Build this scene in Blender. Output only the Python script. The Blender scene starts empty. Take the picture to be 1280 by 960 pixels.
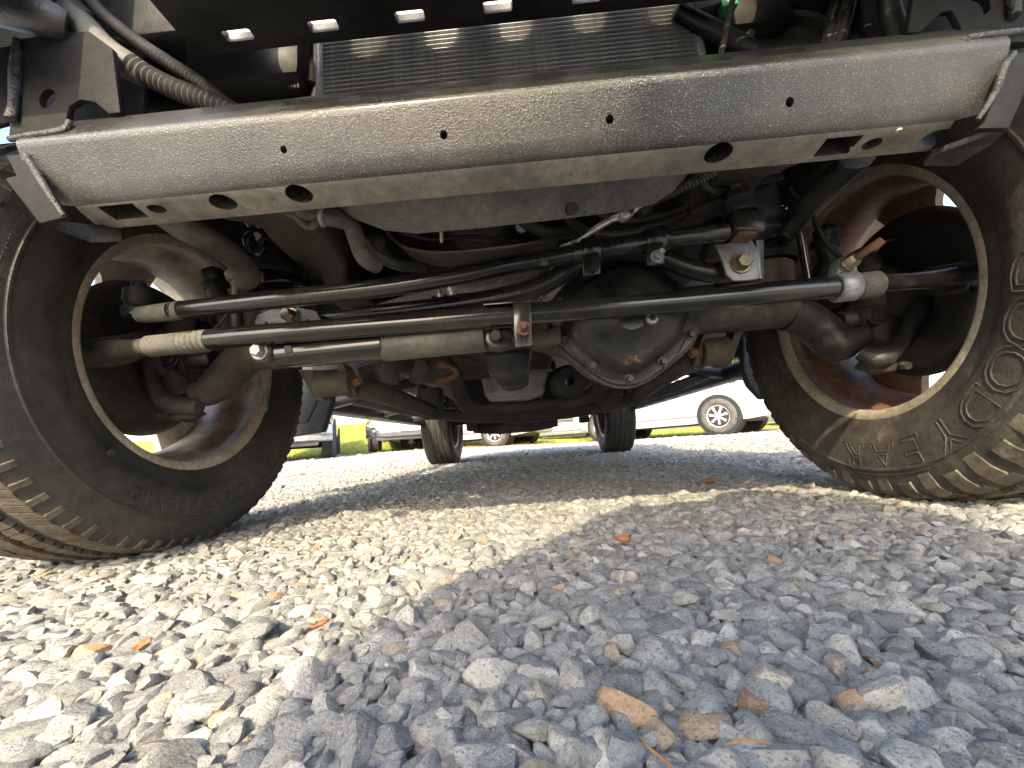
import bpy, bmesh, math, random
import numpy as np
from mathutils import Vector, Matrix
random.seed(7); rng = np.random.default_rng(11)
V = Vector; PI = math.pi
sc = bpy.context.scene; COL = sc.collection

# ------------------------------------------------------------------ camera
CAM = V((0.010, -0.818, 0.159))
yaw, pit, rol, FPX = -0.0337, 0.1434, -0.0740, 504.3
F_ = V((math.sin(yaw)*math.cos(pit), math.cos(yaw)*math.cos(pit), math.sin(pit)))
r0 = F_.cross(V((0, 0, 1))).normalized(); u0 = r0.cross(F_)
R_ = math.cos(rol)*r0 + math.sin(rol)*u0
U_ = -math.sin(rol)*r0 + math.cos(rol)*u0
cd = bpy.data.cameras.new('camera'); cam = bpy.data.objects.new('camera', cd); COL.objects.link(cam)
M3 = Matrix((R_, U_, -F_)).transposed()
cam.matrix_world = Matrix.Translation(CAM) @ M3.to_4x4()
cd.sensor_fit = 'HORIZONTAL'; cd.sensor_width = 36; cd.lens = FPX*36/1280
cd.clip_start = 0.01; cd.clip_end = 2000
sc.camera = cam

# ------------------------------------------------------------------ sky, sun, exposure
SX, SY = 0.36, 1.45                              # shadow shift per metre of height (to the right, to the rear)
sun_to = V((-SX, -SY, 1)).normalized()
elev = math.asin(sun_to.z)
w = bpy.data.worlds.new('World'); sc.world = w; w.use_nodes = True
nt = w.node_tree; bg = nt.nodes['Background']
sky = nt.nodes.new('ShaderNodeTexSky'); sky.sky_type = 'NISHITA'; sky.sun_disc = False
sky.sun_elevation = elev; sky.sun_rotation = math.atan2(sun_to.x, sun_to.y)
sky.air_density = 1.2; sky.dust_density = 3.0
nt.links.new(sky.outputs[0], bg.inputs[0]); bg.inputs[1].default_value = 0.15
sd = bpy.data.lights.new('sun', 'SUN'); sd.energy = 2.0; sd.angle = math.radians(0.6); sd.color = (1, 0.86, 0.60)
so = bpy.data.objects.new('sun', sd); COL.objects.link(so)
so.rotation_euler = (-sun_to).to_track_quat('-Z', 'Y').to_euler(); so.location = (-4, -14, 10)
sc.view_settings.view_transform = 'Standard'; sc.view_settings.look = 'None'
sc.view_settings.exposure = 2.06; sc.view_settings.gamma = 1
sc.cycles.max_bounces = 8; sc.cycles.diffuse_bounces = 5; sc.cycles.glossy_bounces = 3
sc.cycles.use_denoising = True
sc.cycles.caustics_reflective = False; sc.cycles.caustics_refractive = False

def at(px, py, y):                               # a point of the place from a bearing and its distance y along the car
    d = F_*FPX + R_*(px-640) + U_*(480-py)
    return CAM + d*((y-CAM.y)/d.y)

# ------------------------------------------------------------------ materials
MATS = {}
def mat(name, c1, c2=None, scale=25, lo=.35, hi=.65, rough=.5, metal=0, bump=.0, bscale=300, c3=None, s3=9, t3=.6, w3=.06, spec=.5, speck=None, rvar=.15, coat=0, sscale=900, sth=.66, mott=.38):
    m = bpy.data.materials.new(name); m.use_nodes = True; t = m.node_tree; N = t.nodes; L = t.links
    b = N['Principled BSDF']; tc = N.new('ShaderNodeTexCoord')
    def noise(s, d=6, ro=.6):
        n = N.new('ShaderNodeTexNoise'); n.inputs['Scale'].default_value = s; n.inputs['Detail'].default_value = d
        n.inputs['Roughness'].default_value = ro; L.new(tc.outputs['Object'], n.inputs['Vector']); return n.outputs['Fac']
    def ramp(f, a, bb):
        r = N.new('ShaderNodeMapRange'); r.inputs[1].default_value = a; r.inputs[2].default_value = bb
        L.new(f, r.inputs[0]); return r.outputs[0]
    def mix(f, a, bb):
        x = N.new('ShaderNodeMix'); x.data_type = 'RGBA'; L.new(f, x.inputs[0])
        for s, v in ((6, a), (7, bb)):
            if isinstance(v, tuple): x.inputs[s].default_value = (*v, 1)
            else: L.new(v, x.inputs[s])
        return x.outputs[2]
    c2 = c2 or tuple(min(1, k*1.25) for k in c1)
    n1 = noise(scale); f1 = ramp(n1, lo, hi); col = mix(f1, c1, c2)
    if c3: col = mix(ramp(noise(s3, 8, .68), t3, t3+w3), col, c3)
    if speck: col = mix(ramp(noise(sscale, 2, .5), sth, sth+.06), col, speck)
    mr = N.new('ShaderNodeMapRange'); mr.inputs[1].default_value = .3; mr.inputs[2].default_value = .7; mr.inputs[3].default_value = 1-mott; mr.inputs[4].default_value = 1+mott
    L.new(noise(scale*6.5, 9, .7), mr.inputs[0]); mx = N.new('ShaderNodeMix'); mx.data_type = 'RGBA'; mx.blend_type = 'MULTIPLY'; mx.inputs[0].default_value = 1
    L.new(col, mx.inputs[6]); L.new(mr.outputs[0], mx.inputs[7]); col = mx.outputs[2]
    L.new(col, b.inputs['Base Color'])
    rr = N.new('ShaderNodeMapRange'); rr.inputs[3].default_value = max(.03, rough-rvar); rr.inputs[4].default_value = min(1, rough+rvar)
    L.new(f1, rr.inputs[0]); L.new(rr.outputs[0], b.inputs['Roughness'])
    b.inputs['Metallic'].default_value = metal; b.inputs['Specular IOR Level'].default_value = spec
    b.inputs['Coat Weight'].default_value = coat; b.inputs['Coat Roughness'].default_value = .08 if coat != .4 else .2
    if bump:
        bn = N.new('ShaderNodeBump'); bn.inputs['Strength'].default_value = bump; bn.inputs['Distance'].default_value = .003
        L.new(noise(bscale, 4, .6), bn.inputs['Height']); L.new(bn.outputs[0], b.inputs['Normal'])
    MATS[name] = m; return m
mat('beam_paint', (.008, .0078, .0075), (.034, .032, .028), 4, .38, .66, .28, coat=.4, bump=.4, bscale=600, speck=(.17, .16, .145), sscale=1000, sth=.62)  # pale specks paint sun glints into the black coat
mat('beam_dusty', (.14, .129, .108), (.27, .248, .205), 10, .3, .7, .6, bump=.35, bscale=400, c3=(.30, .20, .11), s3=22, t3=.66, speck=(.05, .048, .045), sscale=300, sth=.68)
mat('frame_paint', (.014, .014, .014), (.055, .05, .044), 9, .35, .75, .45, bump=.35, bscale=260, c3=(.17, .13, .095), s3=14, t3=.66)
mat('gusset_black', (.006, .006, .0065), (.020, .019, .018), 12, .3, .7, .75, bump=.3, bscale=200, spec=.2)
mat('granite_orange', (.30, .19, .11), (.46, .31, .19), 1.5, .3, .7, .8, bump=.5, bscale=6, c3=(.2, .11, .06), s3=3)
mat('frame_dusty', (.035, .031, .026), (.115, .10, .08), 12, .3, .7, .65, bump=.4, bscale=220, c3=(.20, .11, .055), s3=18, t3=.66)
mat('black_plastic', (.006, .006, .006), (.015, .0145, .014), 14, .35, .7, .5, bump=.15)
mat('satin_black', (.010, .010, .010), (.045, .041, .035), 6, .42, .85, .22, rvar=.08, coat=.3, bump=.06, bscale=160, c3=(.16, .14, .11), s3=22, t3=.70)
mat('link_black', (.012, .012, .012), (.05, .046, .039), 8, .40, .8, .30, rvar=.1, bump=.08, bscale=160, c3=(.15, .13, .10), s3=26, t3=.68)
mat('paint_chipped', (.065, .061, .054), (.155, .145, .127), 60, .3, .7, .75, bump=.5, bscale=400, c3=(.04, .038, .035), s3=120, t3=.58)
mat('damper_grey', (.05, .047, .042), (.12, .11, .09), 18, .3, .7, .55, bump=.1, c3=(.20, .15, .10), s3=30, t3=.68)
mat('cast_iron', (.024, .021, .018), (.085, .07, .055), 20, .3, .7, .7, bump=.6, bscale=180, c3=(.20, .10, .05), s3=16, t3=.64)
mat('cover_paint', (.009, .009, .009), (.038, .036, .032), 10, .35, .75, .38, bump=.2, bscale=150, c3=(.26, .13, .06), s3=20, t3=.66)
mat('rusty_rim', (.10, .045, .028), (.27, .155, .105), 10, .28, .72, .6, bump=.2, bscale=200, c3=(.34, .25, .18), s3=6, t3=.62, w3=.25)
mat('rim_lip', (.30, .25, .185), (.46, .40, .31), 18, .3, .7, .55, bump=.2, c3=(.16, .11, .07), s3=30, t3=.66)
mat('rim_rust_bounce', (.15, .078, .052), (.50, .45, .38), 4.5, .40, .60, .5, bump=.2, bscale=150, c3=(.11, .05, .03), s3=7, t3=.60, w3=.12)  # rust patches, plus bounced sunlight put into the pale beige
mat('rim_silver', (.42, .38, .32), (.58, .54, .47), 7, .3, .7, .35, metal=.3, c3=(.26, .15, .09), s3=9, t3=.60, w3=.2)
mat('rubber', (.028, .026, .0235), (.075, .067, .057), 7, .3, .75, .62, bump=.25, bscale=300, c3=(.14, .11, .08), s3=13, t3=.66, w3=.15, spec=.4)
mat('rubber_dusty', (.038, .034, .030), (.092, .080, .066), 9, .3, .7, .75, bump=.3, bscale=240, c3=(.20, .17, .13), s3=12, t3=.60, w3=.14, spec=.3)
mat('tread', (.05, .043, .035), (.15, .125, .095), 14, .3, .7, .8, bump=.35, bscale=260, c3=(.30, .26, .21), s3=10, t3=.54, w3=.2, spec=.3)
mat('tread_dark', (.022, .021, .02), (.06, .055, .05), 14, .3, .7, .75, bump=.3, bscale=260, spec=.3)
mat('boot_rubber', (.007, .007, .007), (.022, .020, .018), 20, .3, .7, .6, bump=.1)
mat('bright_zinc', (.42, .43, .44), (.66, .67, .68), 40, .3, .7, .33, metal=.75, bump=.1, c3=(.45, .36, .2), s3=60, t3=.62)
mat('gold_zinc', (.22, .18, .115), (.34, .29, .20), 70, .3, .7, .35, metal=.8, c3=(.3, .14, .05), s3=90, t3=.6)
mat('bracket_silver', (.22, .225, .235), (.36, .365, .375), 35, .3, .7, .45, metal=.4, bump=.2, c3=(.15, .14, .13), s3=40, t3=.64)
mat('rust', (.10, .048, .026), (.27, .135, .065), 60, .3, .7, .85, bump=.5)
mat('rusty_pipe', (.042, .030, .024), (.115, .085, .066), 14, .3, .7, .7, bump=.3, c3=(.17, .09, .055), s3=12, t3=.66)
mat('aluminium', (.34, .33, .31), (.54, .52, .48), 22, .3, .7, .6, metal=.25, bump=.7, bscale=150, c3=(.12, .105, .085), s3=24, t3=.6, w3=.15)
mat('condenser', (.008, .008, .008), (.018, .018, .017), 30, .3, .7, .5)
mat('condenser_tube', (.24, .24, .24), (.38, .38, .375), 30, .3, .7, .4, metal=.5)
mat('pan_grey', (.07, .067, .06), (.15, .142, .125), 9, .3, .7, .55, bump=.3, bscale=200, c3=(.22, .15, .09), s3=22, t3=.66, speck=(.30, .27, .22), sscale=500)
mat('hose_dusty', (.045, .041, .035), (.14, .126, .102), 12, .3, .7, .65, bump=.2, c3=(.03, .03, .03), s3=30, t3=.6)
mat('hose_black', (.015, .015, .015), (.06, .055, .048), 14, .3, .7, .45, bump=.1)
mat('green_plastic', (.05, .36, .11), (.08, .46, .16), 30, rough=.4)
mat('wire_silver', (.5, .48, .44), (.68, .66, .6), 30, rough=.35, metal=.5)
mat('body_white', (.74, .74, .72), (.80, .80, .78), 2, rough=.25, coat=.5, mott=.04)
mat('liner_plastic', (.055, .058, .065), (.10, .102, .108), 8, .3, .7, .5, bump=.15)
mat('white_paint', (.55, .55, .54), (.60, .60, .59), 2, rough=.22, coat=.6, mott=.04)
mat('silver_paint', (.30, .31, .325), (.36, .37, .385), 2, rough=.25, metal=.4, coat=.6, mott=.04)
mat('dark_paint', (.045, .048, .055), (.06, .063, .07), 2, rough=.22, coat=.7, mott=.04)
mat('chrome', (.70, .70, .70), (.78, .78, .78), 4, rough=.16, metal=1, rvar=.06, mott=.04)
mat('glass', (.03, .04, .05), (.05, .06, .07), 2, rough=.08, spec=.8, mott=.04)
mat('lamp_clear', (.75, .76, .78), (.85, .86, .88), 30, rough=.1, spec=.8, metal=.3, mott=.04)
mat('lamp_orange', (.85, .32, .04), (.9, .4, .06), 20, rough=.2)
mat('alloy', (.66, .66, .66), (.74, .74, .74), 9, rough=.3, metal=.4, mott=.04)
mat('tyre_far', (.05, .047, .043), (.11, .10, .09), 9, rough=.8)
mat('plate_white', (.62, .64, .68), (.74, .76, .8), 60, rough=.4)
mat('skin', (.45, .27, .19), (.5, .31, .22), 20, rough=.5)
mat('denim', (.05, .07, .12), (.08, .10, .17), 80, rough=.9, bump=.3)
mat('shirt', (.10, .10, .11), (.14, .14, .15), 60, rough=.9, bump=.3)
mat('hair', (.03, .02, .015), (.06, .04, .03), 80, rough=.7)
mat('leaf_dead', (.25, .09, .03), (.42, .18, .07), 60, rough=.7)
mat('bark', (.09, .07, .05), (.17, .135, .10), 20, rough=.9, bump=.8, bscale=60)
mat('foliage', (.035, .07, .015), (.09, .15, .035), 1.5, .3, .7, .6)
mat('grass_blade', (.24, .27, .035), (.40, .42, .07), 2, .3, .7, .6)
mat('grass', (.19, .22, .03), (.32, .34, .06), 3, .3, .7, .9, bump=1, bscale=40)
mat('mulch', (.24, .115, .05), (.40, .23, .11), 9, .3, .7, .95, bump=1, bscale=40)
mat('weld', (.010, .010, .010), (.05, .047, .042), 90, .4, .7, .4, bump=.8, bscale=300)

def rock_mat():
    m = bpy.data.materials.new('granite'); m.use_nodes = True; t = m.node_tree; N = t.nodes; L = t.links; b = N['Principled BSDF']
    oi = N.new('ShaderNodeObjectInfo'); tc = N.new('ShaderNodeTexCoord')
    cr = N.new('ShaderNodeValToRGB'); e = cr.color_ramp; e.interpolation = 'LINEAR'
    pal = [(0, (.20, .205, .21)), (.14, (.33, .33, .325)), (.30, (.25, .26, .27)), (.44, (.42, .415, .40)), (.56, (.30, .31, .32)), (.68, (.48, .47, .445)), (.78, (.36, .35, .33)), (.87, (.56, .545, .51)), (.925, (.34, .335, .325)), (.955, (.60, .57, .52)), (.985, (.47, .40, .30)), (1, (.42, .26, .15))]
    while len(e.elements) < len(pal): e.elements.new(.5)
    for el, (p, c) in zip(e.elements, pal): el.position = p; el.color = (*c, 1)
    L.new(oi.outputs['Random'], cr.inputs[0])
    for el in e.elements: c_ = el.color; el.color = (c_[0]*1.08, c_[1]*1.05, c_[2]*1.0, 1)
    # offset the grain per stone
    ad = N.new('ShaderNodeVectorMath'); ad.operation = 'ADD'; sv = N.new('ShaderNodeVectorMath'); sv.operation = 'SCALE'
    sv.inputs[0].default_value = (37, 19, 53); L.new(oi.outputs['Random'], sv.inputs['Scale'])
    L.new(tc.outputs['Object'], ad.inputs[0]); L.new(sv.outputs[0], ad.inputs[1])
    st = N.new('ShaderNodeMapping'); st.inputs['Scale'].default_value = (1, 1, 1.9); L.new(ad.outputs[0], st.inputs[0])
    def noise(s, d, ro=.6):
        n = N.new('ShaderNodeTexNoise'); n.inputs['Scale'].default_value = s; n.inputs['Detail'].default_value = d; n.inputs['Roughness'].default_value = ro
        L.new(st.outputs[0], n.inputs['Vector']); return n.outputs['Fac']
    def rng_(f, a, c, o1=0., o2=1.):
        r = N.new('ShaderNodeMapRange'); r.inputs[1].default_value = a; r.inputs[2].default_value = c; r.inputs[3].default_value = o1; r.inputs[4].default_value = o2; L.new(f, r.inputs[0]); return r.outputs[0]
    def mul(col, fac):
        x = N.new('ShaderNodeMix'); x.data_type = 'RGBA'; x.blend_type = 'MULTIPLY'; x.inputs[0].default_value = 1
        L.new(col, x.inputs[6]); L.new(fac, x.inputs[7]); return x.outputs[2]
    def mixc(f, a, c):
        x = N.new('ShaderNodeMix'); x.data_type = 'RGBA'; L.new(f, x.inputs[0]); L.new(a, x.inputs[6]); x.inputs[7].default_value = (*c, 1); return x.outputs[2]
    big = noise(1.6, 3); c = mul(cr.outputs[0], rng_(big, .3, .7, .78, 1.2))
    c = mixc(rng_(noise(6.5, 4, .75), .53, .62, 0, .75), c, (.10, .10, .105))       # dark mica grains
    c = mixc(rng_(noise(9, 3, .7), .58, .66, 0, .8), c, (.58, .56, .52))        # pale quartz grains
    c = mixc(rng_(noise(1.1, 4, .6), .66, .78, 0, .45), c, (.48, .38, .24))       # iron stain
    L.new(c, b.inputs['Base Color']); b.inputs['Roughness'].default_value = .82; b.inputs['Specular IOR Level'].default_value = .35
    bn = N.new('ShaderNodeBump'); bn.inputs['Strength'].default_value = .55; bn.inputs['Distance'].default_value = .05
    L.new(noise(7, 7, .7), bn.inputs['Height']); L.new(bn.outputs[0], b.inputs['Normal'])
    MATS['granite'] = m; return m
rock_mat()
def ground_mat():
    m = bpy.data.materials.new('gravel_bed'); m.use_nodes = True; t = m.node_tree; N = t.nodes; L = t.links; b = N['Principled BSDF']
    tc = N.new('ShaderNodeTexCoord'); vo = N.new('ShaderNodeTexVoronoi'); vo.inputs['Scale'].default_value = 38
    L.new(tc.outputs['Object'], vo.inputs['Vector'])
    bw = N.new('ShaderNodeRGBToBW'); L.new(vo.outputs['Color'], bw.inputs[0])
    cr = N.new('ShaderNodeValToRGB'); e = cr.color_ramp
    for _ in range(2): e.elements.new(.5)
    for el, (p, c) in zip(e.elements, [(0.1, (.22, .225, .23)), (.45, (.36, .355, .34)), (.75, (.48, .47, .44)), (1, (.55, .47, .36))]): el.position = p; el.color = (*c, 1)
    L.new(bw.outputs[0], cr.inputs[0]); L.new(cr.outputs[0], b.inputs['Base Color']); b.inputs['Roughness'].default_value = .9
    bn = N.new('ShaderNodeBump'); bn.invert = True; bn.inputs['Strength'].default_value = 1; bn.inputs['Distance'].default_value = .02
    L.new(vo.outputs['Distance'], bn.inputs['Height']); L.new(bn.outputs[0], b.inputs['Normal']); MATS['gravel_bed'] = m
ground_mat()

# ------------------------------------------------------------------ mesh helpers
class MB:
    def __init__(s): s.bm = bmesh.new()
    def build(s, name, m, parent=None, smooth=45, label=None):
        me = bpy.data.meshes.new(name); s.bm.normal_update()
        bmesh.ops.recalc_face_normals(s.bm, faces=s.bm.faces[:])
        s.bm.to_mesh(me); s.bm.free()
        me.materials.append(MATS[m] if isinstance(m, str) else m)
        if smooth:
            me.polygons.foreach_set('use_smooth', [True]*len(me.polygons)); me.set_sharp_from_angle(angle=math.radians(smooth))
        o = bpy.data.objects.new(name, me); COL.objects.link(o)
        if parent: o.parent = parent
        if label: o['label'] = label
        return o
    def grid(s, rows, closed_u=False, closed_v=False, caps=False):
        vs = [[s.bm.verts.new(p) for p in r] for r in rows]; n = len(vs); k = len(vs[0])
        for i in range(n if closed_v else n-1):
            a, b = vs[i], vs[(i+1) % n]
            for j in range(k if closed_u else k-1):
                try: s.bm.faces.new((a[j], a[(j+1) % k], b[(j+1) % k], b[j]))
                except ValueError: pass
        if caps:
            s.bm.faces.new(vs[0][::-1]); s.bm.faces.new(vs[-1])
        return s
    def tube(s, pts, r, n=14, smooth=0, caps=True, flat=1.0, up=None):
        pts = [V(p) for p in pts]; rs = list(r) if isinstance(r, (list, tuple)) else [r]*len(pts)
        if smooth: pts, rs = catmull(pts, rs, smooth)
        rows = []; nrm = None
        for i, p in enumerate(pts):
            t = (pts[min(i+1, len(pts)-1)]-pts[max(i-1, 0)])
            t = t.normalized() if t.length > 1e-9 else V((1, 0, 0))
            if nrm is None:
                nrm = (up or V((0, 0, 1))); nrm = nrm-t*nrm.dot(t)
                if nrm.length < .05: nrm = V((0, 1, 0))-t*t.y
            else: nrm = nrm-t*nrm.dot(t)
            nrm.normalize(); bi = t.cross(nrm)
            rows.append([p+(nrm*math.cos(a)*flat+bi*math.sin(a))*rs[i] for a in [2*PI*j/n for j in range(n)]])
        return s.grid(rows, closed_u=True, caps=caps)
    def lathe(s, prof, axis_o, axis_d, n=48, closed=False, a0=0, a1=2*PI, caps=False):
        d = V(axis_d).normalized(); e1 = d.orthogonal().normalized(); e2 = d.cross(e1); o = V(axis_o)
        full = abs(a1-a0-2*PI) < 1e-6; m = n if full else n+1
        rows = []
        for j in range(m):
            a = a0+(a1-a0)*j/n; c = e1*math.cos(a)+e2*math.sin(a)
            rows.append([o+d*h+c*r for h, r in prof])
        return s.grid(rows, closed_u=closed, closed_v=full, caps=caps and not full)
    def cyl(s, a, b, r, r2=None, n=20, bev=.0):
        a, b = V(a), V(b); r2 = r if r2 is None else r2; d = b-a; h = d.length; bev = min(bev, h*.3, r*.5)
        prof = [(0, 1e-5), (0, r-bev), (bev, r), (h-bev, r2), (h, r2-bev), (h, 1e-5)] if bev else [(0, 1e-5), (0, r), (h, r2), (h, 1e-5)]
        return s.lathe(prof, a, d, n)
    def box(s, c, size, rot=None, bev=0, seg=2):
        t = bmesh.new(); bmesh.ops.create_cube(t, size=1)
        mm = Matrix.Diagonal((*size, 1))
        for v in t.verts: v.co = mm @ v.co
        if bev: bmesh.ops.bevel(t, geom=t.edges[:], offset=bev, segments=seg, profile=.5, affect='EDGES')
        R = rot.to_matrix() if hasattr(rot, 'to_matrix') else (rot or Matrix.Identity(3))
        return s.merge(t, Matrix.Translation(V(c)) @ R.to_4x4())
    def merge(s, t, mw=Matrix.Identity(4)):
        mp = {v: s.bm.verts.new(mw @ v.co) for v in t.verts}
        for f in t.faces: s.bm.faces.new([mp[v] for v in f.verts])
        t.free(); return s
    def prism(s, pts, depth, bev=0, seg=2):      # polygon extruded by a vector
        t = bmesh.new(); d = V(depth)
        f = t.faces.new([t.verts.new(V(p)) for p in pts])
        g = bmesh.ops.extrude_face_region(t, geom=[f]); vs = [x for x in g['geom'] if isinstance(x, bmesh.types.BMVert)]
        bmesh.ops.translate(t, verts=vs, vec=d)
        bmesh.ops.recalc_face_normals(t, faces=t.faces[:])
        if bev: bmesh.ops.bevel(t, geom=t.edges[:], offset=bev, segments=seg, profile=.5, affect='EDGES')
        return s.merge(t)
    def hexa(s, p, d, r, h, n=6, flange=0):
        p, d = V(p), V(d).normalized()
        if flange: s.cyl(p, p+d*h*.22, flange, n=24, bev=h*.06); p = p+d*h*.2
        s.lathe([(0, 1e-5), (0, r), (h*.82, r), (h, r*.84), (h, 1e-5)], p, d, n)
        return s
def catmull(P, R, k):
    q, rr = [], []
    n = len(P)
    for i in range(n-1):
        p0, p1, p2, p3 = P[max(i-1, 0)], P[i], P[i+1], P[min(i+2, n-1)]
        for j in range(k):
            t = j/k
            q.append(.5*((2*p1)+(p2-p0)*t+(2*p0-5*p1+4*p2-p3)*t*t+(3*p1-p0-3*p2+p3)*t**3)); rr.append(R[i]*(1-t)+R[i+1]*t)
    q.append(P[-1]); rr.append(R[-1]); return q, rr
def A(*l): return [at(*p) for p in l]
def tag(o, label, cat, group=None, kind=None):
    o['label'] = label
    if cat: o['category'] = cat
    if group: o['group'] = group
    if kind: o['kind'] = kind
    return o
def empty(name, loc=(0, 0, 0), rz=0):
    o = bpy.data.objects.new(name, None); COL.objects.link(o); o.location = loc; o.rotation_euler = (0, 0, rz); o.empty_display_size = .1; return o
def cut(o, cutters):                             # real openings: boolean difference, then the cutter is gone
    t = MB()
    for c in cutters: c(t)
    c = t.build('opening_cutter', 'black_plastic', smooth=0)
    md = o.modifiers.new('openings', 'BOOLEAN'); md.operation = 'DIFFERENCE'; md.object = c; md.solver = 'EXACT'
    bpy.context.view_layer.update()
    dg = bpy.context.evaluated_depsgraph_get(); me = bpy.data.meshes.new_from_object(o.evaluated_get(dg))
    o.modifiers.clear(); old = o.data; o.data = me
    me.polygons.foreach_set('use_smooth', [True]*len(me.polygons)); me.set_sharp_from_angle(angle=math.radians(30))
    bpy.data.objects.remove(c); return o

# ------------------------------------------------------------------ the setting
def sstep(a, b, x):
    t = np.clip((x-a)/(b-a), 0, 1); return t*t*(3-2*t)
def gz(x, y):
    x = np.asarray(x, float); y = np.asarray(y, float)
    return .022*np.clip(y-2.5, 0, 6.5)*np.clip((2-x)/5, 0, 1)+.004*np.sin(x*2.1+1)*np.sin(y*1.7)*sstep(.8, 2.5, np.abs(x)+np.abs(y-.5))
def bank(x, y):
    return gz(x, y)+(sstep(11.3, 16, y)*1.2+np.clip(y-15, 0, 40)*.035)*np.clip((5-x)/8, .12, 1)
def sheet(name, xs, ys, hf, m):
    X, Y = np.meshgrid(xs, ys); Z = hf(X, Y); n, k = X.shape
    vs = np.stack([X, Y, Z], -1).reshape(-1, 3); idx = np.arange(n*k).reshape(n, k)
    fs = np.stack([idx[:-1, :-1], idx[:-1, 1:], idx[1:, 1:], idx[1:, :-1]], -1).reshape(-1, 4)
    me = bpy.data.meshes.new(name); me.from_pydata(vs.tolist(), [], fs.tolist()); me.materials.append(MATS[m])
    me.polygons.foreach_set('use_smooth', [True]*len(me.polygons))
    o = bpy.data.objects.new(name, me); COL.objects.link(o); o['kind'] = 'structure'; return o
def axis(*segs): return np.unique(np.concatenate([np.linspace(*s) for s in segs]).round(4))
ground = sheet('ground', axis((-400, -30, 12), (-30, -6, 25), (-6, 6, 61), (6, 30, 25), (30, 400, 12)), axis((-60, -3, 16), (-3, 12, 76), (12, 40, 20), (40, 600, 20)), lambda x, y: gz(x, y)-.014-sstep(9.0, 9.8, y)*.05, 'gravel_bed')
tag(ground, 'pale crushed granite gravel ground of the parking area', None)
sheet('mulch_bed', axis((-40, -6, 20), (-6, 9, 50), (9, 40, 12)), axis((9.25, 10.6, 14)), lambda x, y: bank(x, y)+.012*sstep(9.2, 9.5, y)+.03*np.sin(x*5.1)*np.sin(y*9)*sstep(9.3, 9.6, y)+.004, 'mulch')
sheet('grass_bank', axis((-400, -40, 10), (-40, -8, 20), (-8, 9, 60), (9, 40, 12), (40, 400, 10)), axis((10.3, 18, 50), (18, 60, 20), (60, 600, 12)), lambda x, y: bank(x, y)+.012, 'grass')

# grass blades on the bank
bx = rng.uniform(-9, 8, 26000); by = 10.25+rng.power(.8, 26000)*7.5
bz = bank(bx, by); hh = rng.uniform(.05, .13, 26000); an = rng.uniform(0, 2*PI, 26000); ww = .006
vv = np.empty((26000, 3, 3))
vv[:, 0] = np.stack([bx-np.cos(an)*ww, by-np.sin(an)*ww, bz], -1); vv[:, 1] = np.stack([bx+np.cos(an)*ww, by+np.sin(an)*ww, bz], -1)
vv[:, 2] = np.stack([bx+rng.normal(0, .03, 26000), by+rng.normal(0, .03, 26000), bz+hh], -1)
me = bpy.data.meshes.new('lawn_grass'); me.from_pydata(vv.reshape(-1, 3).tolist(), [], np.arange(78000).reshape(-1, 3).tolist()); me.materials.append(MATS['grass_blade'])
o = bpy.data.objects.new('lawn_grass', me); COL.objects.link(o); tag(o, 'sunlit mown grass on the bank behind the parked cars', 'grass', kind='stuff')

# ------------------------------------------------------------------ gravel
def rock_mesh(i, sub, squash, m='granite'):
    r = np.random.default_rng(100+i); t = bmesh.new(); bmesh.ops.create_icosphere(t, subdivisions=sub, radius=1)
    P = np.array([v.co for v in t.verts])
    for k in range(12):
        n = r.normal(size=3); n /= np.linalg.norm(n); d = r.uniform(.46, .80); e = P@n-d
        P -= np.outer(np.where(e > 0, e*.96, 0), n)
    P *= np.array([1.32, r.uniform(.78, 1.08), squash*r.uniform(.95, 1.35)])
    n = [r.normal(size=3)*2.2 for _ in range(4)]; ph = r.uniform(0, 6, 4)
    P *= (1+sum(.018*np.sin(P@a*1.7+b) for a, b in zip(n, ph)))[:, None]
    for v, p in zip(t.verts, P): v.co = p
    me = bpy.data.meshes.new('stone'); t.to_mesh(me); t.free(); me.materials.append(MATS[m])
    me.polygons.foreach_set('use_smooth', [True]*len(me.polygons)); me.set_sharp_from_angle(angle=math.radians(31)); return me
NK = 14
sq = [.55, .62, .5, .7, .58, .66, .52, .6, .72, .56, .64, .5, .68, .6]
near_meshes = [rock_mesh(i, 3, sq[i]) for i in range(NK)]
far_meshes = [rock_mesh(i, 2, sq[i]) for i in range(NK)]
src = bpy.data.collections.new('stone_kinds')
for i, mm in enumerate(far_meshes): src.objects.link(bpy.data.objects.new('stone_kind', mm))
def zone(x0, x1, y0, y1, s, size, layers=(0., .45)):
    out = []
    for li, off in enumerate(layers):
        k = s*(1 if li == 0 else 1.3)
        X, Y = np.meshgrid(np.arange(x0, x1, k), np.arange(y0, y1, k)); n = X.size
        X = X.ravel()+rng.uniform(-.5, .5, n)*k+off*k; Y = Y.ravel()+rng.uniform(-.5, .5, n)*k+off*k
        S = size*np.exp(rng.normal(0, .30, n)); S = np.clip(S, size*.45, size*2.0)
        Z = gz(X, Y)+rng.normal(0, .10, n)*S+(-.42*S if li == 0 else -.06*S)
        out.append(np.stack([X, Y, Z, S], -1))
    return np.concatenate(out)
pts = np.concatenate([zone(-.75, .75, -.80, -.30, .0108, .0104), zone(-1.5, 1.5, -.30, .9, .0102, .0089), zone(-2.3, 2.8, .9, 2.6, .016, .0120),
                      zone(-4.2, 5.2, 2.6, 5.5, .029, .0175), zone(-7, 8.5, 5.5, 9.2, .06, .034, (0.,))])
rel = pts[:, :3]-np.array(CAM)
dep = rel@np.array(F_); sxp = 640+FPX*(rel@np.array(R_))/np.maximum(dep, .01); syp = 480-FPX*(rel@np.array(U_))/np.maximum(dep, .01)
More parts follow.
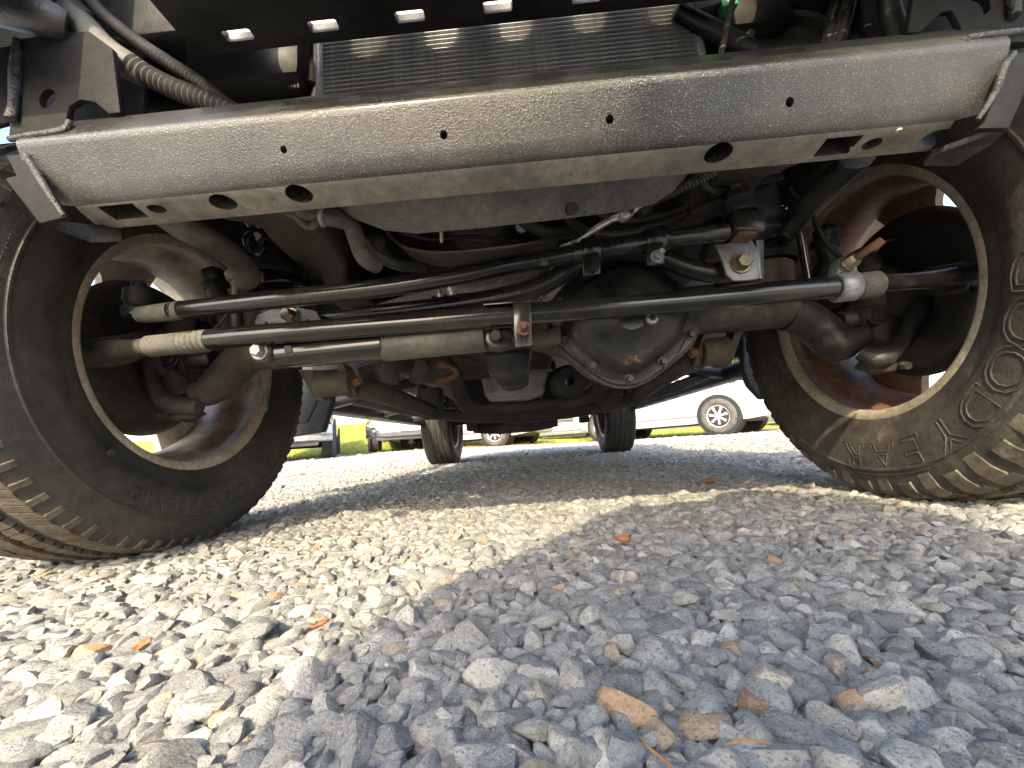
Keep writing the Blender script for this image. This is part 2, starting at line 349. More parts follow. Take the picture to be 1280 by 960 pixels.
keep = (np.linalg.norm(rel, axis=1) > .085) & (dep > -.1); pts, dep, sxp, syp = pts[keep], dep[keep], sxp[keep], syp[keep]
n = len(pts); rot = np.stack([rng.normal(0, .26, n), rng.normal(0, .26, n), rng.uniform(0, 2*PI, n)], -1); kind = rng.integers(0, NK, n)
scl = pts[:, 3:4]*np.exp(rng.normal(0, .12, (n, 3)))
vis = (dep > .05) & (sxp > -15) & (sxp < 1295) & (syp > 540) & (syp < 985)
appar = np.where(vis, pts[:, 3]/np.maximum(dep, .05), 0)
big = np.zeros(n, bool); big[np.argsort(-appar)[:300]] = True
stone_obs = []
for i in np.where(big)[0]:
    s = bpy.data.objects.new('stone', near_meshes[kind[i]]); COL.objects.link(s)
    s.location = pts[i, :3]; s.rotation_euler = rot[i]; s.scale = scl[i]; s.parent = ground; stone_obs.append((i, s))
for tx, ty in ((900, 826), (1068, 880), (1052, 862), (722, 905), (110, 830)):
    i, s = min(stone_obs, key=lambda e: (sxp[e[0]]-tx)**2+(syp[e[0]]-ty)**2-3000*(pts[e[0], 2] > 0))
    s.material_slots[0].link = 'OBJECT'; s.material_slots[0].material = MATS['granite_orange']; s['label'] = 'rusty orange stone among the grey ones'
q = ~big
me = bpy.data.meshes.new('gravel'); me.from_pydata(pts[q, :3].tolist(), [], [])
for nm, ty, arr in (('rot', 'FLOAT_VECTOR', rot[q]), ('scl', 'FLOAT_VECTOR', scl[q])):
    a = me.attributes.new(nm, ty, 'POINT'); a.data.foreach_set('vector', arr.astype(np.float32).ravel())
a = me.attributes.new('kind', 'INT', 'POINT'); a.data.foreach_set('value', kind[q].astype(np.int32))
me.materials.append(MATS['granite'])
gravel = bpy.data.objects.new('gravel', me); COL.objects.link(gravel)
tag(gravel, 'loose grey and cream crushed granite stones covering the ground', 'gravel', kind='stuff')
ng = bpy.data.node_groups.new('gravel_scatter', 'GeometryNodeTree')
ng.interface.new_socket('Geometry', in_out='INPUT', socket_type='NodeSocketGeometry'); ng.interface.new_socket('Geometry', in_out='OUTPUT', socket_type='NodeSocketGeometry')
gi = ng.nodes.new('NodeGroupInput'); go = ng.nodes.new('NodeGroupOutput'); ip = ng.nodes.new('GeometryNodeInstanceOnPoints'); ci = ng.nodes.new('GeometryNodeCollectionInfo')
ci.inputs['Collection'].default_value = src; ci.inputs['Separate Children'].default_value = True; ci.inputs['Reset Children'].default_value = True
ip.inputs['Pick Instance'].default_value = True
def nattr(nm, ty):
    a = ng.nodes.new('GeometryNodeInputNamedAttribute'); a.data_type = ty; a.inputs[0].default_value = nm; return a.outputs[0]
ng.links.new(gi.outputs[0], ip.inputs['Points']); ng.links.new(ci.outputs[0], ip.inputs['Instance'])
ng.links.new(nattr('kind', 'INT'), ip.inputs['Instance Index']); ng.links.new(nattr('rot', 'FLOAT_VECTOR'), ip.inputs['Rotation']); ng.links.new(nattr('scl', 'FLOAT_VECTOR'), ip.inputs['Scale'])
ng.links.new(ip.outputs[0], go.inputs[0]); md = gravel.modifiers.new('scatter', 'NODES'); md.node_group = ng

# ------------------------------------------------------------------ the off-road car seen from below its nose
car = empty('suv', (0, 0, 0))
tag(car, 'dusty off-road car seen from below its nose, front bumper taken off', 'car')
def P(name, mb, m, parent=None, smooth=45, label=None): return mb.build(name, m, parent or car, smooth, label)

# --- front crossmember (bumper beam)
prof = [(-.4300, .4570), (-.4365, .4700), (-.4480, .4960), (-.4520, .5050), (-.4538, .5095), (-.4540, .5130), (-.4525, .5170), (-.4480, .5260), (-.4390, .5430), (-.4330, .5510), (-.4200, .5560), (-.3850, .5580), (-.3850, .4490), (-.3880, .4465), (-.3940, .4468), (-.4180, .4500), (-.4250, .4525)]
XE = .508
rows = []
for x in np.linspace(-XE, XE, 25):
    e = 1
    rows.append([V((x*(1+.0 if True else 0)+ (math.copysign(1, x)*(.45+y)*.22-math.copysign(.042, x) if abs(x) > XE-.001 and z < .456 else 0), y, z)) for y, z in prof])
b = MB(); b.grid(rows, closed_u=True, caps=True); beam = P('front_crossmember', b, 'beam_paint', smooth=28)
def hole_cut(px, py, rx, ry, plane, kind='c'):
    def f(t):
        if plane == 'front':
            c = at(px, py, -.444); t.cyl((c.x, -.47, c.z), (c.x, -.405, c.z), rx, n=24)
        else:
            d = at(px, py, -.40)-CAM; c = CAM+d*((.4485-CAM.z)/d.z)
            if kind == 'c': 
                k = MB(); k.cyl((0, 0, -.02), (0, 0, .085), 1, n=32)
                for v in k.bm.verts: v.co.x *= rx; v.co.y *= ry
                t.merge(k.bm, Matrix.Translation((c.x, c.y, .4485)))
            else: t.box((c.x, c.y, .4485+.03), (rx*2, ry*2, .10))
    return f
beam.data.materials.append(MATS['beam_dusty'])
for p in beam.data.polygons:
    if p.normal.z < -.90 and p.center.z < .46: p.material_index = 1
cut(beam, [hole_cut(353, 185, .0035, 0, 'front'), hole_cut(554, 166, .0040, 0, 'front'), hole_cut(763, 146, .0042, 0, 'front'), hole_cut(990, 124, .0042, 0, 'front'),
           hole_cut(155, 266, .020, .0105, 'b', 's'), hole_cut(196, 262, .0095, .007, 'b'), hole_cut(279, 254, .0145, .0115, 'b'), hole_cut(374, 244, .0145, .0125, 'b'),
           hole_cut(898, 193, .0145, .0125, 'b'), hole_cut(1047, 183, .019, .0115, 'b', 's'), hole_cut(1090, 180, .0095, .0075, 'b'), hole_cut(1170, 172, .0155, .0105, 'b')])
# grind marks and paint chips as small flakes on the beam
for px, py in []:
    c = at(px, py, -.447); m_ = MB(); m_.box((c.x, -.4450, c.z), (.004, .006, .0018), rot=Matrix.Rotation(random.uniform(-.6, .2), 3, 'Y'), bev=.0003); P('paint_chip', m_, 'rim_lip', beam)
for px, py in [(1124, 164), (1066, 186)]:
    d = at(px, py, -.40)-CAM; c = CAM+d*((.4480-CAM.z)/d.z); m_ = MB(); m_.cyl((c.x, c.y, .4478), (c.x, c.y, .4500), .0028, n=10); P('paint_chip', m_, 'rim_lip', beam)
# end plates with weld beads and lower tabs
def end_plate(s, pts, yy, tab):
    m_ = MB(); m_.prism(A(*[(x, y, yy) for x, y in pts]), (0, .006, 0), bev=.001); pl = P('end_plate', m_, 'gusset_black', smooth=30)
    return pl
pl = end_plate(-1, [(30, 192), (7, 194), (20, 219), (6, 223), (49, 279), (82, 271)], -.4475, ([(49, 279, -.446), (82, 271, -.446), (118, 291, -.40), (114, 304, -.40)], (0, .003, .03)))
m_ = MB(); m_.prism(A((49, 279, -.446), (114, 304, -.405), (153, 302, -.385), (150, 286, -.385), (116, 287, -.40)), (0, 0, .006), bev=.001); P('lower_tab', m_, 'frame_paint', pl, 30)
m_ = MB(); m_.tube(A((31, 192, -.452), (45, 215, -.453), (62, 243, -.452), (80, 270, -.450)), [.0022, .0034, .003, .002], n=10, smooth=4); P('weld_bead', m_, 'weld', pl)
pr = end_plate(1, [(1232, 152), (1222, 160), (1262, 160), (1280, 118), (1330, 60), (1270, 66), (1256, 78)], -.4475, ([(1222, 160, -.446), (1262, 160, -.446), (1235, 178, -.40), (1195, 185, -.40)], (0, .003, .03)))
m_ = MB(); m_.prism(A((1262, 160, -.446), (1240, 180, -.40), (1196, 208, -.385), (1154, 208, -.385), (1166, 193, -.395)), (0, 0, .006), bev=.001); P('lower_tab', m_, 'frame_paint', pr, 30)
m_ = MB(); m_.tube(A((1268, 66, -.452), (1255, 84, -.453), (1244, 115, -.453), (1222, 150, -.450)), [.0022, .0034, .003, .002], n=10, smooth=4); P('weld_bead', m_, 'weld', pr)

# --- frame horns and rails (bend outwards behind the crossmember)
def rail(s):
    path = [(.44, -.375, .545), (.415, -.30, .570), (.375, -.20, .605), (.41, -.02, .635), (.455, .12, .640), (.46, .5, .640), (.46, 1.2, .56), (.46, 2.2, .56), (.50, 2.8, .68), (.50, 3.4, .62)]
    pts = [V((s*x, y, z)) for x, y, z in path]; pts, _ = catmull(pts, [0]*len(pts), 5)
    rows = []; hw, hh, c = .056, .066, .014
    for i, p in enumerate(pts):
        t = (pts[min(i+1, len(pts)-1)]-pts[max(i-1, 0)]).normalized(); si = t.cross(V((0, 0, 1))).normalized(); up = si.cross(t)
        ring = []
        for sx_, sz_ in ((1, 1), (-1, 1), (-1, -1), (1, -1)):
            for a in ((0, .3, .7, 1) if sx_*sz_ > 0 else (1, .7, .3, 0)):
                th = a*PI/2; ring.append(p+si*sx_*(hw-c+c*math.cos(th))+up*sz_*(hh-c+c*math.sin(th)))
        k_ = min(1, .55+.45*max(0, (p.y+.375)/.25)); ring = [p+(q-p)*k_ for q in ring]; rows.append(ring)
    m_ = MB(); m_.grid(rows, closed_u=True, caps=True); return P('frame_rail', m_, 'frame_dusty', smooth=40)
rl, rr_ = rail(-1), rail(1)
# horn gussets above the beam ends
def horn(s):
    # upright plate with an oblong hole, seen above each end of the crossmember
    if s < 0:
        pts = [(10, 172, -.44), (80, 158, -.44), (86, 132, -.44), (100, 124, -.44), (118, 127, -.44), (135, 142, -.44), (150, 140, -.44), (140, 60, -.44), (110, 38, -.44), (22, 48, -.44)]
        hc = (59, 123)
    else:
        pts = [(1290, 52, -.44), (1206, 52, -.44), (1200, 30, -.44), (1190, 12, -.44), (1178, 14, -.44), (1150, 40, -.44), (1135, 40, -.44), (1150, -60, -.44), (1300, -80, -.44)]
        hc = (1226, 5)
    m_ = MB(); m_.prism(A(*pts), (0, .007, 0), bev=.0015); g = P('horn_gusset', m_, 'gusset_black', smooth=30)
    c = at(hc[0], hc[1], -.44)
    def f(t):
        k = MB(); k.cyl((0, -.03, 0), (0, .03, 0), 1, n=20)
        for v in k.bm.verts: v.co.x *= .0095; v.co.z *= .0125
        t.merge(k.bm, Matrix.Translation(c))
    cut(g, [f])
    # thick weld under the gusset, and the outer weld column
    base = A((12, 174, -.449), (40, 170, -.451), (80, 163, -.450), (87, 152, -.447)) if s < 0 else A((1210, 52, -.451), (1205, 50, -.450), (1240, 44, -.451), (1290, 38, -.449))
    m_ = MB(); m_.tube(base, [.003, .004, .004, .003], n=10, smooth=4); P('weld_bead', m_, 'weld', g)
    up_ = A((22, 50, -.442), (20, 90, -.442), (18, 130, -.443), (14, 150, -.444)) if s < 0 else A((1268, -30, -.442), (1266, 0, -.443), (1268, 20, -.444))
    m_ = MB(); m_.tube(up_, [.004, .006, .005, .006][:len(up_)], n=10, smooth=4); P('weld_bead', m_, 'weld', g)
    # outer flange beside the gusset
    of = [(-6, 60, -.43), (18, 56, -.43), (18, 150, -.43), (-20, 160, -.43), (-30, 60, -.43)] if s < 0 else [(1272, -40, -.43), (1320, -40, -.43), (1320, 40, -.43), (1272, 30, -.43)]
    m_ = MB(); m_.prism(A(*of), (0, .006, 0), bev=.001); P('outer_flange', m_, 'gusset_black', g, 30)
    return g
hl, hr = horn(-1), horn(1)
# body mount horn tube at the upper left (and its twin on the right)
for s in (-1,):
    m_ = MB(); m_.tube(A((-60, -6, -.45), (10, 12, -.45), (60, 24, -.448), (84, 34, -.44)), [.019, .019, .019, .016], n=18, smooth=3)
    P('body_mount', m_, 'frame_paint')

# --- lower radiator pan behind the beam
zp = .505
edge = [(425, 258), (445, 270), (480, 283), (520, 287), (600, 280), (700, 269), (770, 260), (815, 251), (840, 236), (858, 215)]
rows = []
for px, py in edge:
    p = at(px, py, -.295)
    rows.append([V((p.x*1.02, -.37, p.z+.055)), V((p.x*1.01, -.34, p.z+.038)), V((p.x, -.31, p.z+.012)), V((p.x, -.297, p.z+.002)), V((p.x, -.290, p.z)), V((p.x, -.284, p.z+.006)), V((p.x, -.283, p.z+.06))])
m_ = MB(); m_.grid(rows); rp = P('radiator_pan', m_, 'pan_grey', smooth=50)
sm = rp.modifiers.new('thickness', 'SOLIDIFY'); sm.thickness = .003
c = at(715, 263, -.315); m_ = MB(); m_.cyl((c.x, -.325, c.z-.003), (c.x, -.300, c.z+.010), .0075, n=16); P('drain_hole', m_, 'boot_rubber', rp)

# --- condenser with its tubes and end tanks
YC = -.32
x0, x1, zb, zt = at(404, 90, YC).x, at(868, 40, YC).x, .60, 1.02
m_ = MB(); m_.box(((x0+x1)/2, YC+.014, (zb+zt)/2), (x1-x0, .012, zt-zb)); cond = P('condenser', m_, 'condenser')
k = 0; z = zb+.006
tube_me = None
while z < zt-.004:
    if tube_me is None:
        m_ = MB(); m_.box((0, 0, 0), (x1-x0, .016, .0018), bev=.0006, seg=1); t0 = P('cooling_tube', m_, 'condenser_tube', cond); tube_me = t0.data
    else:
        t0 = bpy.data.objects.new('cooling_tube', tube_me); COL.objects.link(t0); t0.parent = cond
    t0.location = ((x0+x1)/2, YC+.004, z); z += .0070; k += 1
    if z > .80: break
m_ = MB()
zz = zb+.006
for z in np.arange(zb+.006, .80, .0070):        # pleated fins between the tubes
    xs = np.arange(x0+.004, x1-.004, .0034); r1 = [V((x, YC+.004, z+.0011)) for x in xs]
    for i, x in enumerate(xs[:-1]):
        a = z+(.0011 if i % 2 else .0059); bq = z+(.0059 if i % 2 else .0011)
        vs = [m_.bm.verts.new(p) for p in ((x, YC+.003, a), (x+.0034, YC+.003, bq), (x+.0034, YC+.011, bq), (x, YC+.011, a))]; m_.bm.faces.new(vs)
fo = m_.build('fin', 'condenser_tube', cond, 0); fo['kind'] = 'stuff'
for x in (x0-.005, x1+.005):
    m_ = MB(); m_.cyl((x, YC+.006, zb-.02), (x, YC+.006, zt), .0085, n=14); P('end_tank', m_, 'bracket_silver', cond)
m_ = MB(); m_.box(((x0+x1)/2, YC+.006, zb-.004), (x1-x0+.03, .03, .010), bev=.002); P('lower_rail', m_, 'condenser', cond)
m_ = MB(); m_.box((.02, YC+.06, .80), (.62, .05, .44), bev=.01); P('radiator', m_, 'black_plastic')

# --- grille and the slotted valance plate under it
YG, ZP = -.398, .656
pitch = .1025; gx0 = at(513, 25, -.418).x
slots = [gx0+pitch*i for i in range(-2, 5)]
m_ = MB(); m_.box((.115, (-.632+-.40)/2, ZP+.006), (.95, .232, .012), bev=.001); val = P('valance_panel', m_, 'black_plastic', smooth=30)
cut(val, [(lambda t, x=x: t.box((x, -.4195, ZP), (.034, .0125, .08), bev=.003)) for x in slots])
for x in slots:
    m_ = MB(); ro = Matrix.Rotation(0, 3, 'X')
    m_.box((x, -.4105, ZP+.016), (.040, .004, .026), bev=.001); P('slot_reflector', m_, 'white_paint', val)  # added white strip behind each slot, catches sun so the opening looks bright
gm = MB(); gm.box((.115, YG+.0025, ZP+.0285), (.95, .005, .033), bev=.001); P('light_block_strip', gm, 'boot_rubber', smooth=30)  # added black strip, stops sun leaking under the grille onto the condenser
gm = MB(); gm.box((0, YG+.011, (ZP+.046+1.10)/2), (1.02, .020, 1.10-ZP-.046), bev=.004); gr = P('grille', gm, 'black_plastic', smooth=30)
GS = [at(463+93*i, 60-9*i, YC).x for i in range(-1, 6)]; dxs = SX/SY*(YC-YG)
def slot_cut(x):
    def f(t):
        w_, z0, z1 = .026, .778, 1.06; pts = [(x+w_*math.cos(a), YG-.03, z0+w_*math.sin(a)) for a in np.linspace(PI, 2*PI, 13)]+[(x+w_*math.cos(a), YG-.03, z1+w_*math.sin(a)) for a in np.linspace(0, PI, 13)]
        t.prism(pts, (0, .08, 0))
    return f
cut(gr, [slot_cut(x-dxs) for x in GS])
for s in (-1, 1):
    m_ = MB(); m_.lathe([(0, 1e-5), (-.03, .05), (-.035, .085), (-.02, .09), (0, .092)], (s*.36 if False else s*.46, YG-.004, .95), (0, 1, 0), 32); P('headlight', m_, 'lamp_clear')

# --- wheels
RT, ZC, XW = .400, .395, .786
def tyre_profile(lug):
    hp = [(.100, .236), (.106, .246), (.112, .256), (.1135, .262), (.119, .275), (.1205, .277), (.1225, .279), (.126, .300), (.1275, .320), (.127, .335), (.1285, .3365), (.1285, .340), (.1262, .3415), (.1235, .355), (.120, .366), (.117, .374), (.109, .384), (.098, .389), (.06, .391), (.0, .392)]
    return [(-h, r) for h, r in hp]+[(h, r) for h, r in hp[::-1][1:]]
def tread_blocks(m_, cx, cz, cy, lug, s):
    ribs = [(-.106, -.070), (-.060, -.028), (-.018, .018), (.028, .060), (.070, .106)]
    nb = 52 if lug else 78
    for ri, (a, b_) in enumerate(ribs):
        off = (ri % 2)*.5+.17*ri
        for k in range(nb):
            for half in ((0., .42), (.5, .92)):
                t0 = (k+off+half[0])*2*PI/nb; t1 = (k+off+half[1])*2*PI/nb
                if lug and half[0] == .5 and ri in (0, 4): continue
                if lug and ri in (0, 4): t1 = (k+off+.66)*2*PI/nb
                sk = (.28 if ri % 2 else -.28)*2*PI/nb
                ro = .3995-(.006 if ri in (0, 4) else (.0015 if ri in (1, 3) else 0)); rb = .386
                zig = .0035
                cs = [(a+(zig if half[0] else 0), t0), (b_-(0 if half[0] else zig), t0+sk), (b_-(zig if half[0] else 0), t1+sk), (a+(0 if half[0] else zig), t1)]
                ii = .0012
                def q(x, t, r): return V((cx+x, cy+r*math.sin(t), cz+r*math.cos(t)))
                lo_ = [m_.bm.verts.new(q(x, t, rb)) for x, t in cs]
                xm = (a+b_)/2; tm = sum(t for _, t in cs)/4
                hi_ = [m_.bm.verts.new(q(x+(xm-x)*.05, t+(tm-t)*.05, ro if not (ri in (0, 4) and abs(x) > .09) else ro-.0035)) for x, t in cs]
                m_.bm.faces.new(hi_)
                for j in range(4): m_.bm.faces.new((lo_[j], lo_[(j+1) % 4], hi_[(j+1) % 4], hi_[j]))
        if ri in (0, 4):                        # shoulder lugs running down onto the sidewall
            sg = -1 if ri == 0 else 1
            for k in range(nb):
                t0 = (k+off+.02)*2*PI/nb; t1 = (k+off+(.60 if lug else .42))*2*PI/nb
                L_ = [(.106, .3905), (.1195, .376), (.1245, .362 if k % 2 else .352)] if lug else [(.106, .3905), (.1165, .3795), (.1190, .3735)]
                I_ = [(.104, .385), (.114, .374), (.1215, .360 if k % 2 else .350)] if lug else [(.104, .385), (.113, .3775), (.1165, .3715)]
                rows = []
                for t in (t0, t0+.004, t1-.004, t1):
                    src_ = L_ if t0 < t < t1 else I_
                    rows.append([V((cx+sg*x, cy+r*math.sin(t), cz+r*math.cos(t))) for x, r in src_])
                m_.grid(rows)
def letters(text, parent, cx, cz, cy, side, r_, a_mid, hgt, width, m, name='raised_letter', bevel=.0011, spacing=1.0):
    # raised outline letters on the inner sidewall; side=-1: face looks to +x, side=+1: face looks to -x
    nL = len(text); out = []
    for i, ch in enumerate(text):
        if ch == ' ': continue
        cu = bpy.data.curves.new('letter', 'FONT'); cu.body = ch; cu.align_x = 'CENTER'; cu.size = 1; cu.fill_mode = 'NONE'; cu.resolution_u = 3
        to = bpy.data.objects.new('letter', cu); COL.objects.link(to); bpy.context.view_layer.update()
        dg = bpy.context.evaluated_depsgraph_get(); me = bpy.data.meshes.new_from_object(to.evaluated_get(dg)); bpy.data.objects.remove(to)
        P_ = [v.co.copy() for v in me.vertices]; E_ = [tuple(e.vertices) for e in me.edges]; bpy.data.meshes.remove(me)
        da = (i-(nL-1)/2)*width/r_
        ang = a_mid-da if side < 0 else a_mid+da
        m_ = MB()
        # ang measured in the (y,z) plane: direction of the letter's top from the hub
        def put(p):
            rr2 = r_+(p.y-.35)*hgt/.7; aa = ang+(-1 if side < 0 else 1)*(p.x*width/.74*spacing)/r_
            bul = float(np.interp(rr2, [.256, .275, .279, .300, .320, .335, .340, .3415, .355, .366, .374], [.112, .119, .1225, .126, .1275, .127, .1285, .1262, .1235, .120, .117]))
            return V((cx-side*(bul+bevel*.15), cy+rr2*math.cos(aa), cz+rr2*math.sin(aa)))
        nb = {}
        for a, b_ in E_: nb.setdefault(a, []).append(b_); nb.setdefault(b_, []).append(a)
        seen = set()
        for st in nb:
            if st in seen: continue
            loop = [st]; seen.add(st); cur = st
            while True:
                nx = [x for x in nb[cur] if x not in seen]
                if not nx: break
                cur = nx[0]; seen.add(cur); loop.append(cur)
            pts_ = [put(P_[j]) for j in loop]
            if len(pts_) > 2: m_.tube(pts_+[pts_[0]], bevel, n=5, caps=False)
        out.append(P(name, m_, m, parent, 60))
    return out
def wheel(s, cy, front, lug, tyre_m, tread_m, barrel_m, lip_m):
    cx = s*XW
    wh = empty('wheel', (0, 0, 0)); wh.parent = car
    m_ = MB(); m_.lathe(tyre_profile(lug), (cx, cy, ZC), (1, 0, 0), 144); ty = P('tyre', m_, tyre_m, wh, 40)
    m_ = MB(); tread_blocks(m_, cx, ZC, cy, lug, s); P('tread', m_, tread_m, wh, 30)
    o = -s                                      # inboard direction
    barrel = [(.103, .2445), (.100, .246), (.095, .240), (.0915, .2263), (.084, .2263), (.070, .2265), (.060, .229), (.050, .224), (.036, .214), (.012, .2065), (-.03, .2055), (-.045, .211), (-.055, .222), (-.070, .226), (-.095, .230), (-.103, .2445)]
    lip = [(.090, .2315), (.0955, .2385), (.1005, .2462), (.1038, .2460), (.1048, .2435), (.1030, .2335), (.1005, .2285), (.096, .2258), (.089, .2262)]
    m_ = MB(); m_.lathe([(h*o, r) for h, r in barrel[3:]], (cx, cy, ZC), (1, 0, 0), 96); P('rim_barrel', m_, barrel_m, wh, 50)
    m_ = MB(); m_.lathe([(h*o, r) for h, r in lip], (cx, cy, ZC), (1, 0, 0), 96, closed=True); P('rim_lip', m_, lip_m, wh, 60)
    # five broad spokes at the outer face
    m_ = MB(); m_.cyl((cx+s*.055, cy, ZC), (cx+s*.085, cy, ZC), .078, n=40, bev=.004); hub = P('hub', m_, barrel_m, wh)
    for k in range(5):
        a = 2*PI*k/5+(.42 if s < 0 else .30); rad = V((0, math.cos(a), math.sin(a))); tg = V((0, -math.sin(a), math.cos(a))); c = V((cx, cy, ZC))
        rows = []
        for r, wd, h0, h1 in ((.055, .036, .05, .082), (.11, .042, .042, .076), (.17, .052, .040, .072), (.207, .072, .036, .070), (.222, .085, .034, .072)):
            rows.append([c+rad*r+tg*wd+V((s*(h0+.012), 0, 0)), c+rad*r+tg*wd*.6+V((s*h0, 0, 0)), c+rad*r-tg*wd*.6+V((s*h0, 0, 0)), c+rad*r-tg*wd+V((s*(h0+.012), 0, 0)), c+rad*r-tg*wd*.9+V((s*h1, 0, 0)), c+rad*r+tg*wd*.9+V((s*h1, 0, 0))])
        m_ = MB(); m_.grid(rows, closed_u=True, caps=True); P('spoke', m_, barrel_m, wh, 40)
    # brake: rotor and dished shield
    m_ = MB(); m_.cyl((cx+s*.022, cy, ZC), (cx-s*.002, cy, ZC), .151, n=64, bev=.002); P('brake_rotor', m_, 'cast_iron', wh)
    m_ = MB(); m_.lathe([(.012, .05), (.006, .10), (.006, .135), (.000, .150), (-.012, .158), (-.020, .163), (-.020, .1655), (-.010, .161), (.004, .152), (.010, .136), (.010, .10), (.016, .05)], (cx, cy, ZC), (-s, 0, 0), 64, closed=True); P('dust_shield', m_, 'frame_paint' if s > 0 and front else 'cast_iron', wh)
    return wh
WL = wheel(-1, 0, True, False, 'rubber', 'tread', 'rim_rust_bounce', 'rim_lip')
WR = wheel(1, 0, True, True, 'rubber_dusty', 'tread', 'rusty_rim', 'rim_lip')
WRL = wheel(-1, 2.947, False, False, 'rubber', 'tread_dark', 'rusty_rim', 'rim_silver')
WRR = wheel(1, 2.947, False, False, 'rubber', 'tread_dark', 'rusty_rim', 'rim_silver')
WL['label'] = 'front wheel on the left with raised BRIDGESTONE lettering'; WR['label'] = 'front wheel on the right with raised GOODYEAR lettering'
letters('BRIDGESTONE', WL, -XW, ZC, 0, -1, .318, -PI/2+.10, .036, .037, 'rubber_dusty', bevel=.0016)
letters('TRACTION A TEMPERATURE B', WL, -XW, ZC, 0, -1, .349, PI-.16, .0065, .0072, 'rubber_dusty', 'small_letter', .0005)
letters('GOODYEAR', WR, XW, ZC, 0, 1, .316, -PI/2-.62, .054, .066, 'rubber_dusty', bevel=.0013)
for a, ln in ((-2.75, .5), (-1.9, .55)):         # raised arc lines with arrow ends on the right tyre
    m_ = MB(); m_.tube([V((XW-.1262, .347*math.cos(a+t), ZC+.347*math.sin(a+t))) for t in np.linspace(0, ln, 24)], .0010, n=5); P('raised_line', m_, 'rubber_dusty', WR)
c = at(133, 563, 0)
m_ = MB(); m_.cyl((-XW+.122, -.19, ZC-.205), (-XW+.1262, -.19, ZC-.205), .006, n=16, bev=.001); P('moulding_vent', m_, 'rubber', WL)
m_ = MB(); m_.box((-XW+.104, .222, ZC-.085), (.006, .012, .045), bev=.002); P('balance_weight', m_, 'bracket_silver', WL)

# --- front axle: tubes, pumpkin, cover
ax = empty('front_axle', (0, 0, 0)); ax.parent = car
m_ = MB(); m_.cyl((-.56, 0, .385), (.10, 0, .385), .036, n=28); P('axle_tube', m_, 'frame_dusty', ax)
m_ = MB(); m_.cyl((.24, 0, .385), (.56, 0, .385), .036, n=28); P('axle_tube', m_, 'frame_dusty', ax)
DC = at(776, 403, -.085)
m_ = MB(); m_.lathe([(-.03, .112), (0, .116), (.07, .108), (.13, .08), (.18, .055), (.22, .04), (.22, 1e-4)], DC, (0, 1, .0), 48); P('differential_housing', m_, 'cast_iron', ax)
for s in (-1, 1):
    m_ = MB(); m_.cyl(DC+V((s*.055, .085, 0)), (DC.x+s*.16, 0, .385), .058, .040, n=24); P('housing_neck', m_, 'cast_iron', ax)
def cov_r(a): return .120*(1+.05*math.cos(2*a)+.055*math.cos(4*a+.4))
rows = []
for a in np.linspace(0, 2*PI, 72, endpoint=False):
    r = cov_r(a); c_, s_ = math.cos(a), math.sin(a); row = []
    ramp_ = .75+.25*math.sin(a)
    for f, d in ((1.0, .010), (1.0, -.002), (.99, -.005), (.86, -.006), (.82, -.010), (.76, -.028*ramp_-.004), (.66, -.042*ramp_-.004), (.5, -.053*ramp_), (.3, -.058), (.12, -.058), (.001, -.058)):
        row.append(DC+V((r*f*c_, -.022+d, r*f*s_)))
    rows.append(row)
m_ = MB(); m_.grid(rows, closed_v=True); cov = P('differential_cover', m_, 'cover_paint', ax, 50)
m_ = MB()
for a in np.linspace(0, 2*PI, 60, endpoint=False): pass
m_.lathe([(-.006, .118), (.006, .118), (.006, .108), (-.006, .108)], DC+V((0, -.012, 0)), (0, 1, 0), 60, closed=True)
for v in m_.bm.verts:
    d = v.co-DC; a = math.atan2(d.z, d.x); k = cov_r(a)/.113; v.co = DC+V((d.x*k, d.y, d.z*k))
P('cover_flange', m_, 'cast_iron', ax)
for k in range(10):
    a = 2*PI*k/10+.28; r = cov_r(a)*.925; p = DC+V((r*math.cos(a), -.027, r*math.sin(a)))
    m_ = MB(); m_.hexa(p, (0, -1, 0), .0062, .009, flange=.0095); P('cover_bolt', m_, 'frame_paint', ax)
p = at(814, 399, -.166); m_ = MB(); m_.cyl(p, p+V((0, -.008, 0)), .0105, n=24, bev=.002); P('fill_plug', m_, 'bracket_silver', ax)
m_ = MB(); m_.cyl(p+V((0, -.0082, 0)), p+V((0, -.0086, 0)), .006, n=6); P('plug_recess', m_, 'boot_rubber', ax)
p = at(847, 408, -.11); m_ = MB(); m_.box(p, (.045, .03, .032), rot=Matrix.Rotation(-.2, 3, 'Y'), bev=.008); P('cast_lug', m_, 'cast_iron', ax)
p = at(680, 412, -.135); m_ = MB(); m_.prism(A((664, 405, -.14), (672, 412, -.14), (684, 413, -.14), (700, 404, -.14), (702, 428, -.14), (664, 434, -.14)), (0, .02, 0), bev=.003); P('damper_mount', m_, 'cast_iron', ax)
